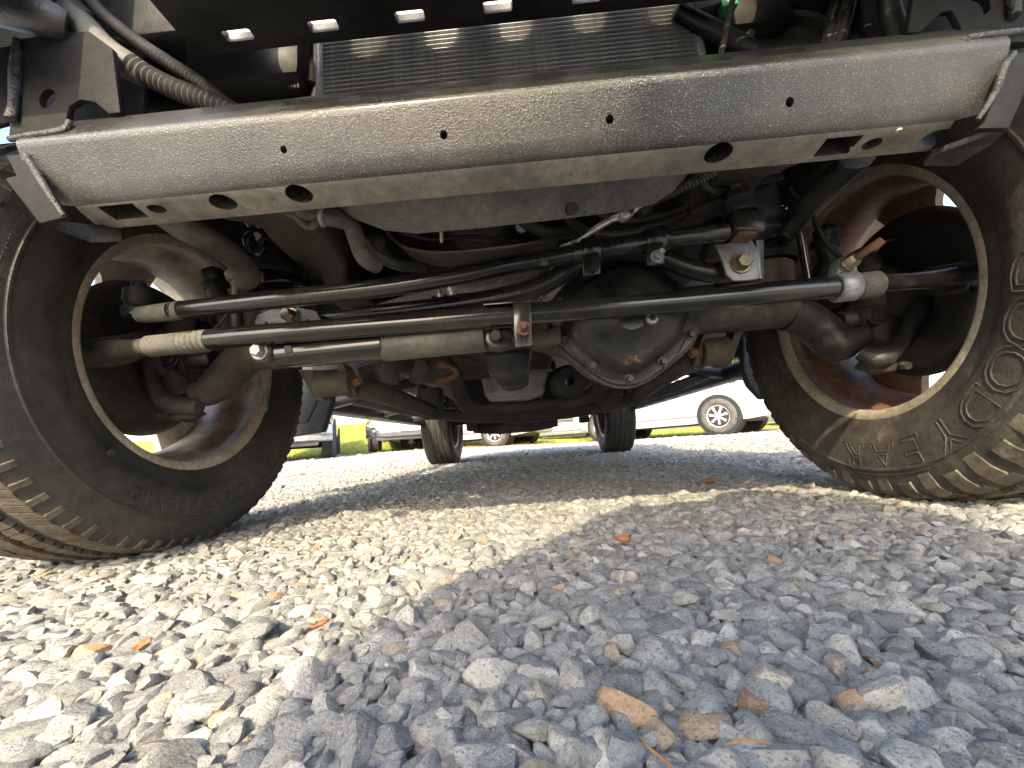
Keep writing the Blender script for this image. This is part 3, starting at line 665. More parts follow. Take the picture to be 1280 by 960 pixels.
# axle tube brackets, control arms
def lower_arm(s):
    f = -1 if s < 0 else 1
    if s < 0:
        plates = [[(372, 462, .0), (392, 462, .0), (404, 500, .03), (394, 500, .03)], [(420, 455, -.01), (428, 453, -.01), (445, 492, .02), (436, 494, .02)]]
        bush = (at(397, 480, .02), at(440, 477, .02)); arm = [(440, 484, .04), (480, 492, .20), (515, 505, .45), (540, 514, .72)]
    else:
        plates = [[(926, 396, .0), (934, 400, .0), (914, 456, .02), (904, 454, .02)], [(884, 402, -.01), (891, 402, -.01), (876, 456, .02), (867, 458, .02)]]
        bush = (at(876, 441, .02), at(910, 438, .02)); arm = [(872, 448, .04), (840, 463, .20), (812, 482, .45), (795, 497, .72)]
    for q_ in plates:
        m_ = MB(); pp = A(*q_); m_.prism(pp, (f*.004, .055, 0), bev=.001); P('control_arm_bracket', m_, 'frame_dusty', ax, 30)
    ca = MB(); ca.tube(A(*arm), [.022, .024, .024, .024], n=16, smooth=5, flat=1.1); arm_o = P('control_arm', ca, 'frame_dusty')
    m_ = MB(); m_.cyl(bush[0], bush[1], .029, n=28, bev=.003); P('bushing', m_, 'frame_dusty', arm_o)
    b0 = bush[0]+(bush[1]-bush[0])*(1.0 if s < 0 else -.1); m_ = MB(); m_.hexa(b0+V((0, -.0, 0)), (.9 if s < 0 else -.9, -.3, 0), .010, .018, flange=.015); P('bolt', m_, 'rust', arm_o)
    # rear bracket on the frame
    e_ = arm[-1]; p = at(*e_); m_ = MB(); m_.box(p+V((0, .02, .03)), (.075, .07, .12), bev=.006); P('frame_bracket', m_, 'frame_dusty', arm_o)
    return arm_o
lower_arm(-1); lower_arm(1)
for s in (-1, 1):                                # upper arms and spring perches
    m_ = MB(); m_.tube([(s*.36, .06, .47), (s*.40, .35, .52), (s*.41, .62, .56)], .018, n=12, smooth=4); P('control_arm', m_, 'frame_paint')
    m_ = MB(); m_.cyl((s*.51, .0, .405), (s*.51, .0, .475), .055, .062, n=28, bev=.004); P('spring_perch', m_, 'rusty_pipe' if s > 0 else 'frame_paint', ax)
# coil springs, bump stops, shock absorbers
for s in (-1, 1):
    n_ = 5.6; pts_ = []
    for i in range(150):
        t = i/149; a = 2*PI*n_*t+1.0; r = .058
        pts_.append((s*.515+r*math.cos(a), .0+r*math.sin(a), .482+.34*t))
    m_ = MB(); m_.tube(pts_, .0075, n=9); P('coil_spring', m_, 'satin_black')
    m_ = MB(); m_.cyl((s*.515, 0, .62), (s*.515, 0, .86), .028, n=20); m_.lathe([(0, 1e-5), (0, .018), (.02, .03), (.04, .022), (.06, .034), (.09, .03)], (s*.515, 0, .555), (0, 0, 1), 24); P('bump_stop', m_, 'boot_rubber')
    m_ = MB(); m_.cyl((s*.49, .09, .44), (s*.47, .08, .66), .024, n=20); m_.cyl((s*.47, .08, .66), (s*.455, .07, .9), .030, n=20); P('shock_absorber', m_, 'boot_rubber')
    m_ = MB(); m_.lathe([(0, .064), (.010, .075), (.022, .072), (.030, .045), (.034, .03)], (s*.515, 0, .478), (0, 0, 1), 32); P('spring_isolator', m_, 'boot_rubber')
# shiny black shock boot seen beside the left rail
m_ = MB(); c = at(345, 330, -.02); m_.lathe([(-.035, .055), (-.012, .054), (.0, .043), (.018, .042), (.026, .033), (.045, .034), (.055, .024), (.085, .023)], c, (0, 0, 1), 28); P('spring_boot', m_, 'boot_rubber')
m_ = MB(); c = at(324, 345, -.085); m_.hexa(c, (0, -1, -.2), .011, .014); P('sway_bar_nut', m_, 'rust')

# --- outer axle ends: C-forging, universal joint, knuckle, tie rod arm
def knuckle(s):
    if s < 0:
        cfg = dict(c1=[(345, 424, 0), (318, 440, 0), (298, 455, -.005), (276, 478, -.015), (255, 492, -.02), (240, 486, -.025)], r1=[.036, .036, .037, .036, .027, .016],
                   ear=[(300, 430, 0), (285, 405, 0), (275, 375, 0), (268, 352, 0)], kn=[(158, 425, -.04), (176, 432, -.045), (186, 455, -.05), (192, 480, -.05), (205, 500, -.05), (228, 508, -.045), (250, 508, -.04)],
                   arm=[(105, 442, -.12), (135, 440, -.16), (165, 434, -.12), (180, 428, -.07)], boot=(172, 383, -.15), uj=(228, 452, -.01), lower=(226, 512, -.045), upper=(268, 350, 0), cal=(265, 360, .04))
    else:
        cfg = dict(c1=[(985, 392, 0), (1005, 398, 0), (1025, 412, 0), (1045, 430, -.015), (1065, 425, -.02), (1085, 418, -.025)], r1=[.036, .036, .037, .035, .026, .016],
                   ear=[(1030, 380, 0), (1035, 345, 0), (1035, 320, 0), (1030, 300, 0)], kn=[(1150, 365, -.045), (1146, 390, -.05), (1135, 405, -.05), (1128, 425, -.05), (1112, 440, -.05), (1095, 448, -.05), (1075, 440, -.04)],
                   arm=[(1225, 345, -.08), (1205, 347, -.14), (1180, 350, -.16), (1155, 352, -.10)], boot=(1200, 343, -.15), uj=(1080, 400, 0), lower=(1105, 452, -.045), upper=(1032, 298, 0), cal=(1040, 320, .04))
    kn = empty('knuckle', (0, 0, 0)); kn.parent = car
    m_ = MB(); m_.tube(A(*cfg['c1']), cfg['r1'], n=20, smooth=5); P('axle_yoke', m_, 'cast_iron' if s < 0 else 'frame_paint', kn, 60)
    m_ = MB(); m_.tube(A(*cfg['ear']), [.030, .020, .018, .020], n=16, smooth=4); P('yoke_ear', m_, 'frame_paint', kn)
    m_ = MB(); m_.tube(A(*cfg['kn']), [.018, .019, .015, .014, .019, .025, .017], n=16, smooth=5, flat=.8); P('knuckle_casting', m_, 'cast_iron' if s < 0 else 'frame_paint', kn, 60)
    m_ = MB(); m_.tube(A(*cfg['arm']), [.024, .027, .025, .024], n=16, smooth=4); P('steering_arm', m_, 'cast_iron' if s < 0 else 'frame_paint', kn)
    c = at(*cfg['boot'])
    if s < 0:
        m_ = MB(); m_.lathe([(-.022, 1e-4), (-.022, .020), (-.008, .023), (.0, .017), (.010, .022), (.030, .021), (.032, .012), (.046, .010), (.046, 1e-4)], c, (0, 0, 1), 24); P('ball_joint_boot', m_, 'boot_rubber', kn)
    c = at(*cfg['uj']); m_ = MB(); m_.box(c, (.055, .06, .06), rot=Matrix.Rotation(.6, 3, 'X'), bev=.014); m_.cyl(c+V((-.05, 0, 0)), c+V((.07*1, 0, 0)), .022, n=20, bev=.004); P('universal_joint', m_, 'frame_paint', kn)
    for rr3, hx in ((.022, 0), (.014, -.004)):
        m_ = MB(); m_.cyl(c+V((0, -.028, 0)), c+V((0, -.036+hx, 0)), rr3, n=24, bev=.002); P('bearing_cap', m_, 'frame_paint', kn)
    c = at(*cfg['lower']); m_ = MB(); m_.cyl(c+V((0, .01, -.02)), c+V((0, .01, .02)), .022, n=20, bev=.004); P('ball_joint', m_, 'cast_iron', kn)
    m_ = MB(); m_.hexa(c+V((s*.012, -.022, -.012)), (0, -1, -.3), .008, .012); P('nut', m_, 'frame_paint', kn)
    c = at(*cfg['upper']); m_ = MB(); m_.lathe([(-.02, 1e-4), (-.02, .026), (-.006, .026), (0, .020), (.012, .024), (.024, .018), (.03, 1e-4)], c, (0, -.4, 1), 24); P('ball_joint_boot', m_, 'boot_rubber', kn)
    web = [(158, 420), (185, 430), (194, 468), (208, 498), (236, 508), (248, 516), (232, 528), (205, 522), (184, 500), (170, 468), (158, 444)] if s < 0 else [(1156, 366), (1142, 392), (1126, 428), (1104, 440), (1086, 448), (1078, 458), (1102, 466), (1128, 452), (1148, 424), (1160, 392)]
    m_ = MB(); m_.prism(A(*[(x, y, -.038) for x, y in web]), (0, .026, 0), bev=.004); P('knuckle_plate', m_, 'cast_iron', kn, 40)
    for bx_, by_ in (((222, 519), (176, 446)) if s < 0 else ((1112, 456), (1146, 404))):
        p = at(bx_, by_, -.039); m_ = MB(); m_.hexa(p, (0, -1, -.1), .0065, .010, flange=.009); P('bolt', m_, 'frame_paint', kn)
    # brake caliper and hub carrier behind
    m_ = MB(); m_.box((s*.735, .115, .44), (.06, .075, .16), rot=Matrix.Rotation(.35, 3, 'X'), bev=.015); P('brake_caliper', m_, 'frame_paint', kn)
    m_ = MB(); m_.cyl((s*.72, 0, ZC), (s*.78, 0, ZC), .062, n=32, bev=.006); P('hub_bearing', m_, 'cast_iron', kn)
    m_ = MB(); m_.tube([(s*.70, -.02, .49), (s*.725, -.01, .44), (s*.73, 0, .40), (s*.725, -.01, .34), (s*.69, -.02, .295)], [.022, .028, .04, .028, .022], n=14, smooth=4); P('knuckle_web', m_, 'cast_iron', kn)
    return kn
KL, KR = knuckle(-1), knuckle(1)
# ABS lead on the right knuckle
m_ = MB(); m_.tube(A((1075, 320, -.10), (1100, 308, -.08), (1105, 303, -.08), (1125, 299, -.06), (1150, 303, -.04), (1158, 318, -.03)), .0022, n=8, smooth=5); P('sensor_lead', m_, 'hose_black', KR)
m_ = MB(); m_.cyl(at(1094, 312, -.083), at(1104, 303, -.08), .0042, n=10); P('lead_clip', m_, 'wire_silver', KR)

# --- tie rod, its adjusting sleeve and clamp
tr = MB(); tr.tube(A((188, 433, -.19), (300, 421, -.19), (640, 394, -.19), (850, 377, -.19), (960, 366, -.19), (1050, 359, -.19)), .0172, n=28, smooth=3); TR = P('tie_rod', tr, 'satin_black')
m_ = MB(); m_.tube(A((105, 446, -.165), (140, 438, -.175), (165, 435, -.185), (190, 433, -.19)), [.022, .018, .014, .015], n=18, smooth=4); P('rod_end', m_, 'cast_iron', TR)
m_ = MB(); m_.tube(A((187, 433, -.19), (225, 429, -.19), (262, 425, -.19)), .0178, n=24, smooth=3); P('bare_rod_section', m_, 'paint_chipped', TR)
pts_ = []
for i in range(60):
    t = i/59; p = at(224+34*t, 429.5-3.6*t, -.19); a = t*2*PI*5; pts_.append(p+V((0, math.cos(a)*.0178, math.sin(a)*.0178)))
m_ = MB(); m_.tube(pts_, .0016, n=6); P('thread_groove', m_, 'paint_chipped', TR)
m_ = MB(); m_.cyl(at(1043, 360, -.19), at(1068, 357, -.19), .0235, n=28, bev=.003); P('clamp', m_, 'bracket_silver', TR)
m_ = MB(); m_.prism(A((1046, 345, -.20), (1050, 322, -.205), (1064, 320, -.205), (1070, 335, -.205), (1072, 348, -.20)), (0, .022, 0), bev=.002); P('clamp_ear', m_, 'bracket_silver', TR)
p = at(1058, 331, -.205); m_ = MB(); m_.hexa(p, (.35, -1, .25), .0105, .014, flange=.0125); P('clamp_nut', m_, 'gold_zinc', TR)
m_ = MB(); m_.cyl(p, p+V((.022, -.042, .017)), .0055, n=14, bev=.001); P('clamp_bolt', m_, 'rust', TR)
m_ = MB(); m_.cyl(at(1070, 358, -.19), at(1098, 355, -.19), .0205, n=28, bev=.003); P('adjuster_sleeve', m_, 'paint_chipped', TR)
m_ = MB(); m_.tube(A((1096, 355, -.19), (1140, 352, -.185), (1170, 350, -.175), (1215, 346, -.16)), [.014, .0135, .016, .024], n=20, smooth=4); P('rod_end', m_, 'link_black', TR)
# strap bracket that ties the damper to the rod
m_ = MB(); m_.prism(A((641, 379, -.216), (664, 377, -.216), (665, 432, -.214), (644, 434, -.214)), (0, .004, 0), bev=.0012); SB = P('damper_bracket', m_, 'satin_black', TR, 30)
m_ = MB(); m_.prism(A((604, 382, -.212), (641, 379, -.216), (664, 377, -.216), (664, 380, -.170), (604, 385, -.170)), (0, 0, .004), bev=.0010); P('strap_top', m_, 'satin_black', TR, 30)
m_ = MB(); m_.prism(A((644, 432, -.214), (666, 430, -.214), (668, 434, -.15), (644, 437, -.15)), (0, 0, .004), bev=.001); P('strap_bottom', m_, 'satin_black', TR, 30)
p = at(655, 411, -.216); m_ = MB(); m_.cyl(p, p+V((0, -.004, 0)), .0115, n=24, bev=.001); P('washer', m_, 'rust', TR)
m_ = MB(); m_.hexa(p+V((0, -.003, 0)), (0, -1, 0), .0068, .010); m_.cyl(p+V((0, -.01, 0)), p+V((0, -.018, 0)), .004, n=12); P('nut', m_, 'rusty_pipe', TR)
# --- steering damper
ST = MB(); ST.tube(A((352, 444, -.165), (480, 431.5, -.165)), .0218, n=28); DM = P('steering_damper', ST, 'satin_black')
m_ = MB(); m_.cyl(at(478, 434, -.16), at(606, 422, -.16), .0243, n=32, bev=.003); P('damper_body', m_, 'damper_grey', DM)
p = at(333, 442, -.165); m_ = MB(); m_.cyl(p+V((0, .024, 0)), p+V((0, -.016, 0)), .0185, n=28, bev=.003); P('damper_eye', m_, 'frame_dusty', DM)
m_ = MB(); m_.hexa(p+V((0, -.016, 0)), (0, -1, 0), .0105, .012, flange=.0145); P('bolt', m_, 'bracket_silver', DM)
m_ = MB(); m_.prism(A((354, 432, -.188), (364, 431, -.188), (366, 441, -.188), (356, 442, -.188)), (0, .004, 0), bev=.001); P('damper_tab', m_, 'boot_rubber', DM)
m_ = MB(); m_.prism(A((605, 412, -.178), (640, 408, -.178), (645, 432, -.178), (626, 438, -.178), (613, 436, -.178), (605, 426, -.178)), (0, .022, 0), bev=.004); P('damper_end', m_, 'link_black', DM)
p = at(620, 421, -.179); m_ = MB(); m_.hexa(p, (0, -1, 0), .0105, .009, flange=.012); P('bolt', m_, 'boot_rubber', DM)
# --- drag link with its two clamps and ball joint at the pitman arm
DLp = [(215, 389, -.20), (330, 376, -.205), (470, 361, -.21), (560, 347, -.21), (640, 331, -.21), (720, 317, -.21)]
m_ = MB(); m_.tube(A(*DLp), [.0150]*6, n=28, smooth=4); DL = P('drag_link', m_, 'satin_black')
m_ = MB(); m_.tube(A((172, 394, -.165), (185, 392, -.185), (200, 391, -.195), (222, 388, -.2005)), [.012, .0125, .0135, .0152], n=20, smooth=4); P('rod_end', m_, 'satin_black', DL)
m_ = MB(); m_.tube(A((176, 393.5, -.190), (200, 391, -.1975), (228, 387.5, -.2005)), [.0135, .0150, .0156], n=20, smooth=3); P('bare_rod_section', m_, 'paint_chipped', DL)
m_ = MB(); m_.cyl(at(716, 318, -.21), at(835, 299, -.21), .0170, n=28, bev=.002); P('adjuster_sleeve', m_, 'link_black', DL)
m_ = MB(); m_.tube(A((833, 299, -.21), (870, 294, -.21), (905, 290, -.20)), [.0135, .0140, .0145], n=20, smooth=3); P('rod_end', m_, 'link_black', DL)
for px, py, w_ in ((738, 314, 22), (818, 301, 26)):
    a, b_ = at(px-w_/2, py+2, -.21), at(px+w_/2, py-2, -.21)
    m_ = MB(); m_.cyl(a, b_, .0215, n=28, bev=.003); cl = P('clamp', m_, 'link_black', DL)
    m_ = MB(); m_.prism(A((px-10, py+4, -.232), (px+11, py+1, -.232), (px+13, py+28, -.228), (px-9, py+31, -.228)), (0, .006, 0), bev=.0015); P('clamp_ear', m_, 'link_black', DL, 30)
    m_ = MB(); m_.prism(A((px-10, py+4, -.205), (px+11, py+1, -.205), (px+13, py+28, -.205), (px-9, py+31, -.205)), (0, .006, 0), bev=.0015); P('clamp_ear', m_, 'link_black', DL, 30)
    p = at(px+3, py+20, -.232); m_ = MB(); m_.hexa(p, (0, -1, 0), .0075, .010, flange=.010); m_.cyl(p+V((0, -.008, 0)), p+V((.002, -.020, 0)), .0042, n=12); P('clamp_bolt', m_, 'bracket_silver' if px > 800 else 'link_black', DL)
p = at(664, 325, -.2265); m_ = MB(); m_.box(p+V((.02, .003, -.003)), (.012, .002, .012), bev=.0005); P('paint_mark', m_, 'hose_dusty', DL)
c = at(928, 284, -.19); m_ = MB(); m_.box(c, (.052, .048, .040), rot=Matrix.Rotation(.10, 3, 'Y'), bev=.008); P('joint_socket', m_, 'link_black', DL)
m_ = MB(); m_.box(c+V((-.006, -.008, -.021)), (.030, .034, .006), rot=Matrix.Rotation(.10, 3, 'Y'), bev=.002); P('rusty_cap', m_, 'rust', DL)
m_ = MB(); m_.lathe([(.020, 1e-4), (.020, .026), (.026, .0275), (.032, .024), (.044, .027), (.050, .022), (.060, .020), (.062, 1e-4)], c, (-.02, 0, 1), 28); P('ball_joint_boot', m_, 'boot_rubber', DL)
m_ = MB(); m_.hexa(c+V((0, 0, .062)), (0, 0, 1), .009, .016); P('castle_nut', m_, 'bracket_silver', DL)
m_ = MB(); m_.tube(A((935, 252, -.19), (900, 258, -.15), (860, 272, -.08), (820, 280, .0)), [.022, .020, .019, .03], n=16, smooth=4, flat=.7); P('pitman_arm', m_, 'cast_iron')
m_ = MB(); m_.box((.42, .06, .70), (.16, .20, .22), bev=.03); P('steering_gear', m_, 'cast_iron')
# --- track bar
TBp = [(385, 400, -.10), (500, 389, -.115), (600, 376, -.13), (655, 365, -.14), (690, 350, -.145), (712, 335, -.15), (740, 322, -.15), (790, 316, -.15), (828, 322, -.15), (862, 336, -.15), (900, 342, -.15), (925, 336, -.15)]
m_ = MB(); m_.tube(A(*TBp), .0165, n=24, smooth=4); TB = P('track_bar', m_, 'link_black')
m_ = MB(); m_.prism(A((318, 402, -.135), (322, 393, -.135), (346, 384, -.135), (352, 388, -.135), (372, 384, -.135), (395, 389, -.135), (402, 401, -.135), (400, 412, -.135), (320, 414, -.135)), (0, .006, 0), bev=.0012); tbb = P('axle_bracket', m_, 'bracket_silver', TB, 30)
for px, py in ((333, 404), (385, 401)):
    p = at(px, py, -.1355); m_ = MB(); m_.cyl(p, p+V((0, -.0007, 0)), .0034, n=14); P('bracket_hole', m_, 'boot_rubber', TB)
p = at(365, 395, -.136); m_ = MB(); m_.hexa(p, (-.12, -1, -.05), .0115, .016, flange=.0148); P('bolt', m_, 'gold_zinc', TB)
m_ = MB(); m_.cyl(p+V((-.002, -.0185, -.001)), p+V((-.0022, -.0192, -.001)), .0088, n=20); P('bolt_face', m_, 'bright_zinc', TB)
m_ = MB(); m_.prism(A((894, 306, -.185), (940, 300, -.185), (948, 312, -.185), (949, 348, -.185), (938, 350, -.185), (918, 351, -.185), (908, 343, -.185), (903, 325, -.185)), (0, .005, 0), bev=.0012); P('frame_bracket', m_, 'bracket_silver', TB, 30)
m_ = MB(); m_.prism(A((945, 300, -.185), (949, 348, -.185), (952, 350, -.13), (952, 300, -.13)), (.004, 0, 0), bev=.0008); P('bracket_flange', m_, 'bracket_silver', TB, 30)
m_ = MB(); m_.prism(A((888, 298, -.17), (940, 286, -.17), (942, 304, -.17), (916, 312, -.17), (890, 316, -.17)), (0, .05, 0), bev=.003); P('bracket_block', m_, 'damper_grey', TB, 30)
p = at(926, 330, -.186); m_ = MB(); m_.hexa(p, (-.1, -1, -.05), .0125, .016, flange=.0165); P('bolt', m_, 'gold_zinc', TB)
m_ = MB(); m_.cyl(p+V((-.002, -.0185, -.001)), p+V((-.0022, -.0192, -.001)), .0095, n=20); P('bolt_face', m_, 'bright_zinc', TB)
m_ = MB(); m_.box((.45, -.06, .56), (.09, .14, .12), bev=.012); P('frame_bracket', m_, 'frame_paint', TB)
# --- sway bar arms and end links
m_ = MB(); m_.tube(A((200, 262, -.30), (235, 287, -.26), (270, 305, -.21), (296, 325, -.16), (310, 346, -.115), (300, 356, -.10)), [.024, .024, .024, .023, .022, .016], n=16, smooth=5, flat=.75); SA = P('sway_bar_arm', m_, 'hose_dusty')
p = at(293, 345, -.105); m_ = MB(); m_.cyl(p+V((-.006, .012, 0)), p+V((.004, -.016, -.003)), .0105, n=20, bev=.002); P('link_joint', m_, 'paint_chipped', SA)
m_ = MB(); m_.tube(A((294, 350, -.105), (297, 415, -.10)), .0068, n=14); P('end_link', m_, 'hose_dusty', SA)
m_ = MB(); m_.cyl(at(295, 378, -.104), at(297, 412, -.10), .011, n=16); P('link_sleeve', m_, 'boot_rubber', SA)
m_ = MB(); m_.tube(A((1072, 196, -.30), (1050, 218, -.26), (1020, 245, -.20), (1000, 268, -.14), (988, 285, -.11), (980, 296, -.10)), [.022, .022, .021, .020, .020, .014], n=16, smooth=5, flat=.75); SAr = P('sway_bar_arm', m_, 'frame_paint')
p = at(1000, 283, -.11); m_ = MB(); m_.cyl(p+V((-.02, 0, 0)), p+V((.012, -.004, 0)), .0135, n=20, bev=.002); P('link_joint', m_, 'hose_black', SAr)
m_ = MB(); m_.tube(A((999, 288, -.11), (1011, 356, -.105)), .0066, n=14); P('end_link', m_, 'satin_black', SAr)

# --- engine bay
m_ = MB(); m_.box((.0, .30, .78), (.42, .56, .40), bev=.03); EN = P('engine', m_, 'boot_rubber')
# serpentine belt loop under the crank pulley
for yb, rr4 in ((.02, 0),):
    pts_ = A((488, 292, .0), (500, 312, .0), (520, 326, .0), (560, 331, .0), (620, 326, .0), (680, 316, .0), (702, 300, .0), (712, 280, .0))
    pp, _ = catmull(pts_, [0]*len(pts_), 6)
    rows = []
    for p in pp:
        row = []
        for k in range(15):
            f = k/14; row.append(p+V((0, -.06+.13*f, .012*(k % 2)*.35+.030*f)))
        rows.append(row)
    m_ = MB(); m_.grid(rows); bo = P('drive_belt', m_, 'hose_dusty', EN, 25); sm = bo.modifiers.new('thickness', 'SOLIDIFY'); sm.thickness = .004
c = at(600, 285, .03); m_ = MB(); m_.lathe([(-.05, 1e-4), (-.05, .03), (-.045, .075), (-.02, .085), (-.01, .08), (0, .085), (.03, .085), (.03, 1e-4)], c+V((0, 0, .02)), (0, 1, 0), 40); P('crank_pulley', m_, 'pan_grey', EN)
m_ = MB(); m_.cyl(at(652, 283, -.06), at(655, 276, .02), .014, n=20, bev=.003); P('bright_idler', m_, 'bracket_silver', EN)
m_ = MB(); m_.cyl(at(551, 284, -.10), at(552, 303, -.10), .0035, n=10); P('dip_tube', m_, 'wire_silver', EN)
m_ = MB(); m_.cyl(at(547, 360, .03), at(550, 372, .03), .006, n=10); m_.cyl(at(563, 360, .03), at(566, 370, .03), .010, n=12); P('pan_stud', m_, 'wire_silver', EN)
for px, py, r in ((530, 290, .02), (575, 292, .022), (690, 268, .03), (470, 310, .03)):
    c = at(px, py, .06); m_ = MB(); m_.lathe([(-.03, 1e-4), (-.03, r*.5), (-.02, r), (.02, r), (.02, 1e-4)], c, (0, 1, 0), 24); P('idler_pulley', m_, 'pan_grey', EN)
# ribbed aluminium pan with a cast mark, seen between the links
pts_ = [(430, 392), (560, 352), (640, 336), (705, 330), (712, 346), (700, 362), (676, 376), (640, 378), (520, 386)]
m_ = MB(); m_.prism(A(*[(x, y, .10) for x, y in pts_]), (0, .20, .05), bev=.006); EP = P('engine_pan', m_, 'aluminium', EN, 30)
for i, (px, py) in enumerate(((672, 374), (682, 370), (691, 364), (699, 356), (706, 347))):
    m_ = MB(); a = at(px, py, .095); m_.box(a+V((0, .02, .012)), (.004, .05, .028), rot=Matrix.Rotation(.5, 3, 'Y'), bev=.001); P('pan_rib', m_, 'aluminium', EP)
p = at(625, 351, .098)
for an_ in (0, PI/2):
    m_ = MB(); m_.box(p, (.022, .002, .003), rot=Matrix.Rotation(an_+.15, 3, 'Y'), bev=.0008); P('cast_cross', m_, 'wire_silver', EP)
# black oil sump and the ribbed transmission pan behind it
def pan(name, top, bot, y0, y1, m, bev):
    a = A(*[(x, y, y0) for x, y in top]); b_ = A(*[(x, y, y0) for x, y in bot]); m_ = MB()
    front = a+b_[::-1]; dy = V((0, y1-y0, (y1-y0)*.05))
    m_.prism(front, dy, bev=bev); return P(name, m_, m, EN, 35)
OS = pan('oil_sump', [(596, 405), (668, 398)], [(610, 466), (618, 474), (630, 478), (648, 474), (660, 468)], .02, .30, 'black_plastic', .008)
TP = pan('transmission_pan', [(601, 470), (684, 462)], [(606, 494), (612, 502), (660, 500), (680, 492)], .62, 1.05, 'aluminium', .006)
a, b_ = at(596, 470, .615), at(690, 458, .615); m_ = MB(); m_.box((a+b_)/2, ((b_-a).length, .02, .010), rot=Matrix.Rotation(.06, 3, 'Y'), bev=.003); P('pan_rail', m_, 'bracket_silver', EN)
for i in range(11):
    f = i/10; p = at(607+72*f, 484-2*f, .617); m_ = MB(); m_.box(p+V((0, .004, 0)), (.006, .014, .045), bev=.002); P('pan_rib', m_, 'aluminium', TP)
m_ = MB(); m_.box((-.03, .80, .52), (.30, .60, .22), bev=.05); P('transmission', m_, 'cast_iron', EN)
m_ = MB(); m_.box(at(560, 460, .42)+V((0, .1, .06)), (.36, .30, .14), bev=.04); P('bell_housing', m_, 'cast_iron', EN)
m_ = MB(); m_.prism(A((445, 460, .12), (480, 452, .12), (482, 478, .14), (452, 480, .14)), (0, .12, .02), bev=.006); P('engine_mount', m_, 'pan_grey', EN)
m_ = MB(); m_.prism(A((510, 475, .30), (521, 448, .30), (530, 446, .30), (533, 455, .30), (520, 468, .30), (514, 478, .30)), (0, .05, 0), bev=.003); P('heat_shield', m_, 'pan_grey', EN)
# exhaust: Y pipe drops and crossover
EX = MB(); EX.tube(A((545, 448, .35), (562, 462, .40), (570, 480, .52), (578, 500, .62), (592, 510, .68), (640, 509, .70), (700, 503, .70), (735, 496, .68), (752, 482, .62), (758, 466, .55)), .027, n=20, smooth=5); EXo = P('exhaust_crossover', EX, 'rusty_pipe')
m_ = MB(); m_.tube(A((772, 462, .58), (770, 482, .64), (764, 496, .72), (752, 502, .95)), .030, n=20, smooth=4); P('down_pipe', m_, 'rusty_pipe', EXo)
m_ = MB(); m_.prism(A((742, 470, .55), (756, 462, .55), (764, 468, .55), (752, 488, .60), (740, 492, .60)), (0, .012, 0), bev=.003); P('pipe_flange', m_, 'rusty_pipe', EXo)
m_ = MB(); m_.tube(A((548, 455, .30), (565, 460, .30), (570, 468, .30), (556, 474, .30), (544, 476, .30)), .010, n=10, smooth=4); P('pipe_hanger', m_, 'rust', EXo)
m_ = MB(); m_.tube([(.12, .95, .34), (.16, 1.5, .36), (.10, 2.1, .40), (-.05, 2.7, .36), (-.25, 3.25, .36)], .030, n=16, smooth=4); P('tail_pipe', m_, 'rusty_pipe', EXo)
m_ = MB(); m_.tube([(-.55, 3.30, .33), (-.30, 3.28, .33), (.05, 3.25, .33), (.30, 3.24, .33)], [.06, .10, .10, .06], n=20, smooth=3, flat=.8); P('muffler', m_, 'paint_chipped', EXo)
# transmission crossmember: the long bowed bar across
CP = [(398, 488, 1.0), (440, 500, 1.0), (500, 512, 1.0), (560, 520, 1.0), (650, 522, 1.0), (730, 514, 1.0), (800, 498, 1.0), (850, 483, 1.0), (905, 458, 1.0)]
rows = []
pp, _ = catmull(A(*CP), [0]*len(CP), 4)
for p in pp:
    rows.append([p+V((0, dy, dz)) for dy, dz in ((-.06, -.002), (-.055, -.014), (-.04, -.020), (.06, -.020), (.07, -.012), (.07, .02), (.055, .028), (-.05, .028), (-.06, .018))])
m_ = MB(); m_.grid(rows, closed_u=True, caps=True); P('transmission_crossmember', m_, 'rusty_pipe', smooth=40)
for px, py in ((527, 500), (770, 488)):
    p = at(px, py, .9); m_ = MB(); m_.box(p+V((0, .03, .02)), (.035, .10, .09), bev=.01); P('crossmember_bracket', m_, 'frame_dusty')
    m_ = MB(); m_.hexa(p+V((.0, -.025, .01)), (0, -1, 0), .012, .02, flange=.016); P('bolt', m_, 'rust')
# driveshaft boot beside the differential
m_ = MB(); c = at(712, 478, .34); m_.lathe([(0, .012), (.01, .045), (.025, .040), (.035, .050), (.05, .042), (.06, .055), (.09, .05), (.16, .04), (.5, .035)], c, (.02, 1, .12), 28); P('driveshaft_boot', m_, 'boot_rubber')
# --- hoses and lines behind the beam
def corr(name, pts_, r, m, parent=None, pitch=.007, amp=.10):
    L_ = [V(p) for p in pts_]; pp, _ = catmull(L_, [0]*len(L_), 10); q_, d = [pp[0]], 0
    tot = sum((pp[i+1]-pp[i]).length for i in range(len(pp)-1)); n_ = max(8, int(tot/pitch*4)); res, acc, i = [], 0, 0
    for k in range(n_+1):
        t = tot*k/n_
        while i < len(pp)-2 and acc+(pp[i+1]-pp[i]).length < t: acc += (pp[i+1]-pp[i]).length; i += 1
        sg = (pp[i+1]-pp[i]).length or 1e-6; res.append(pp[i].lerp(pp[i+1], min(1, (t-acc)/sg)))
    rs = [r*(1+amp*(1, .0, -1, .0)[k % 4]) for k in range(n_+1)]
    m_ = MB(); m_.tube(res, rs, n=14); return P(name, m_, m, parent, 50)
m_ = MB(); m_.tube(A((86, 10, -.425), (105, 35, -.422), (130, 62, -.42), (160, 82, -.415), (185, 96, -.41)), [.012, .0165, .0165, .0155, .013], n=18, smooth=5); HL = P('wiring_sleeve', m_, 'hose_dusty')
corr('wiring_conduit', A((165, 82, -.418), (195, 100, -.41), (225, 114, -.405), (268, 130, -.40), (300, 145, -.395)), .0115, 'hose_black', HL)
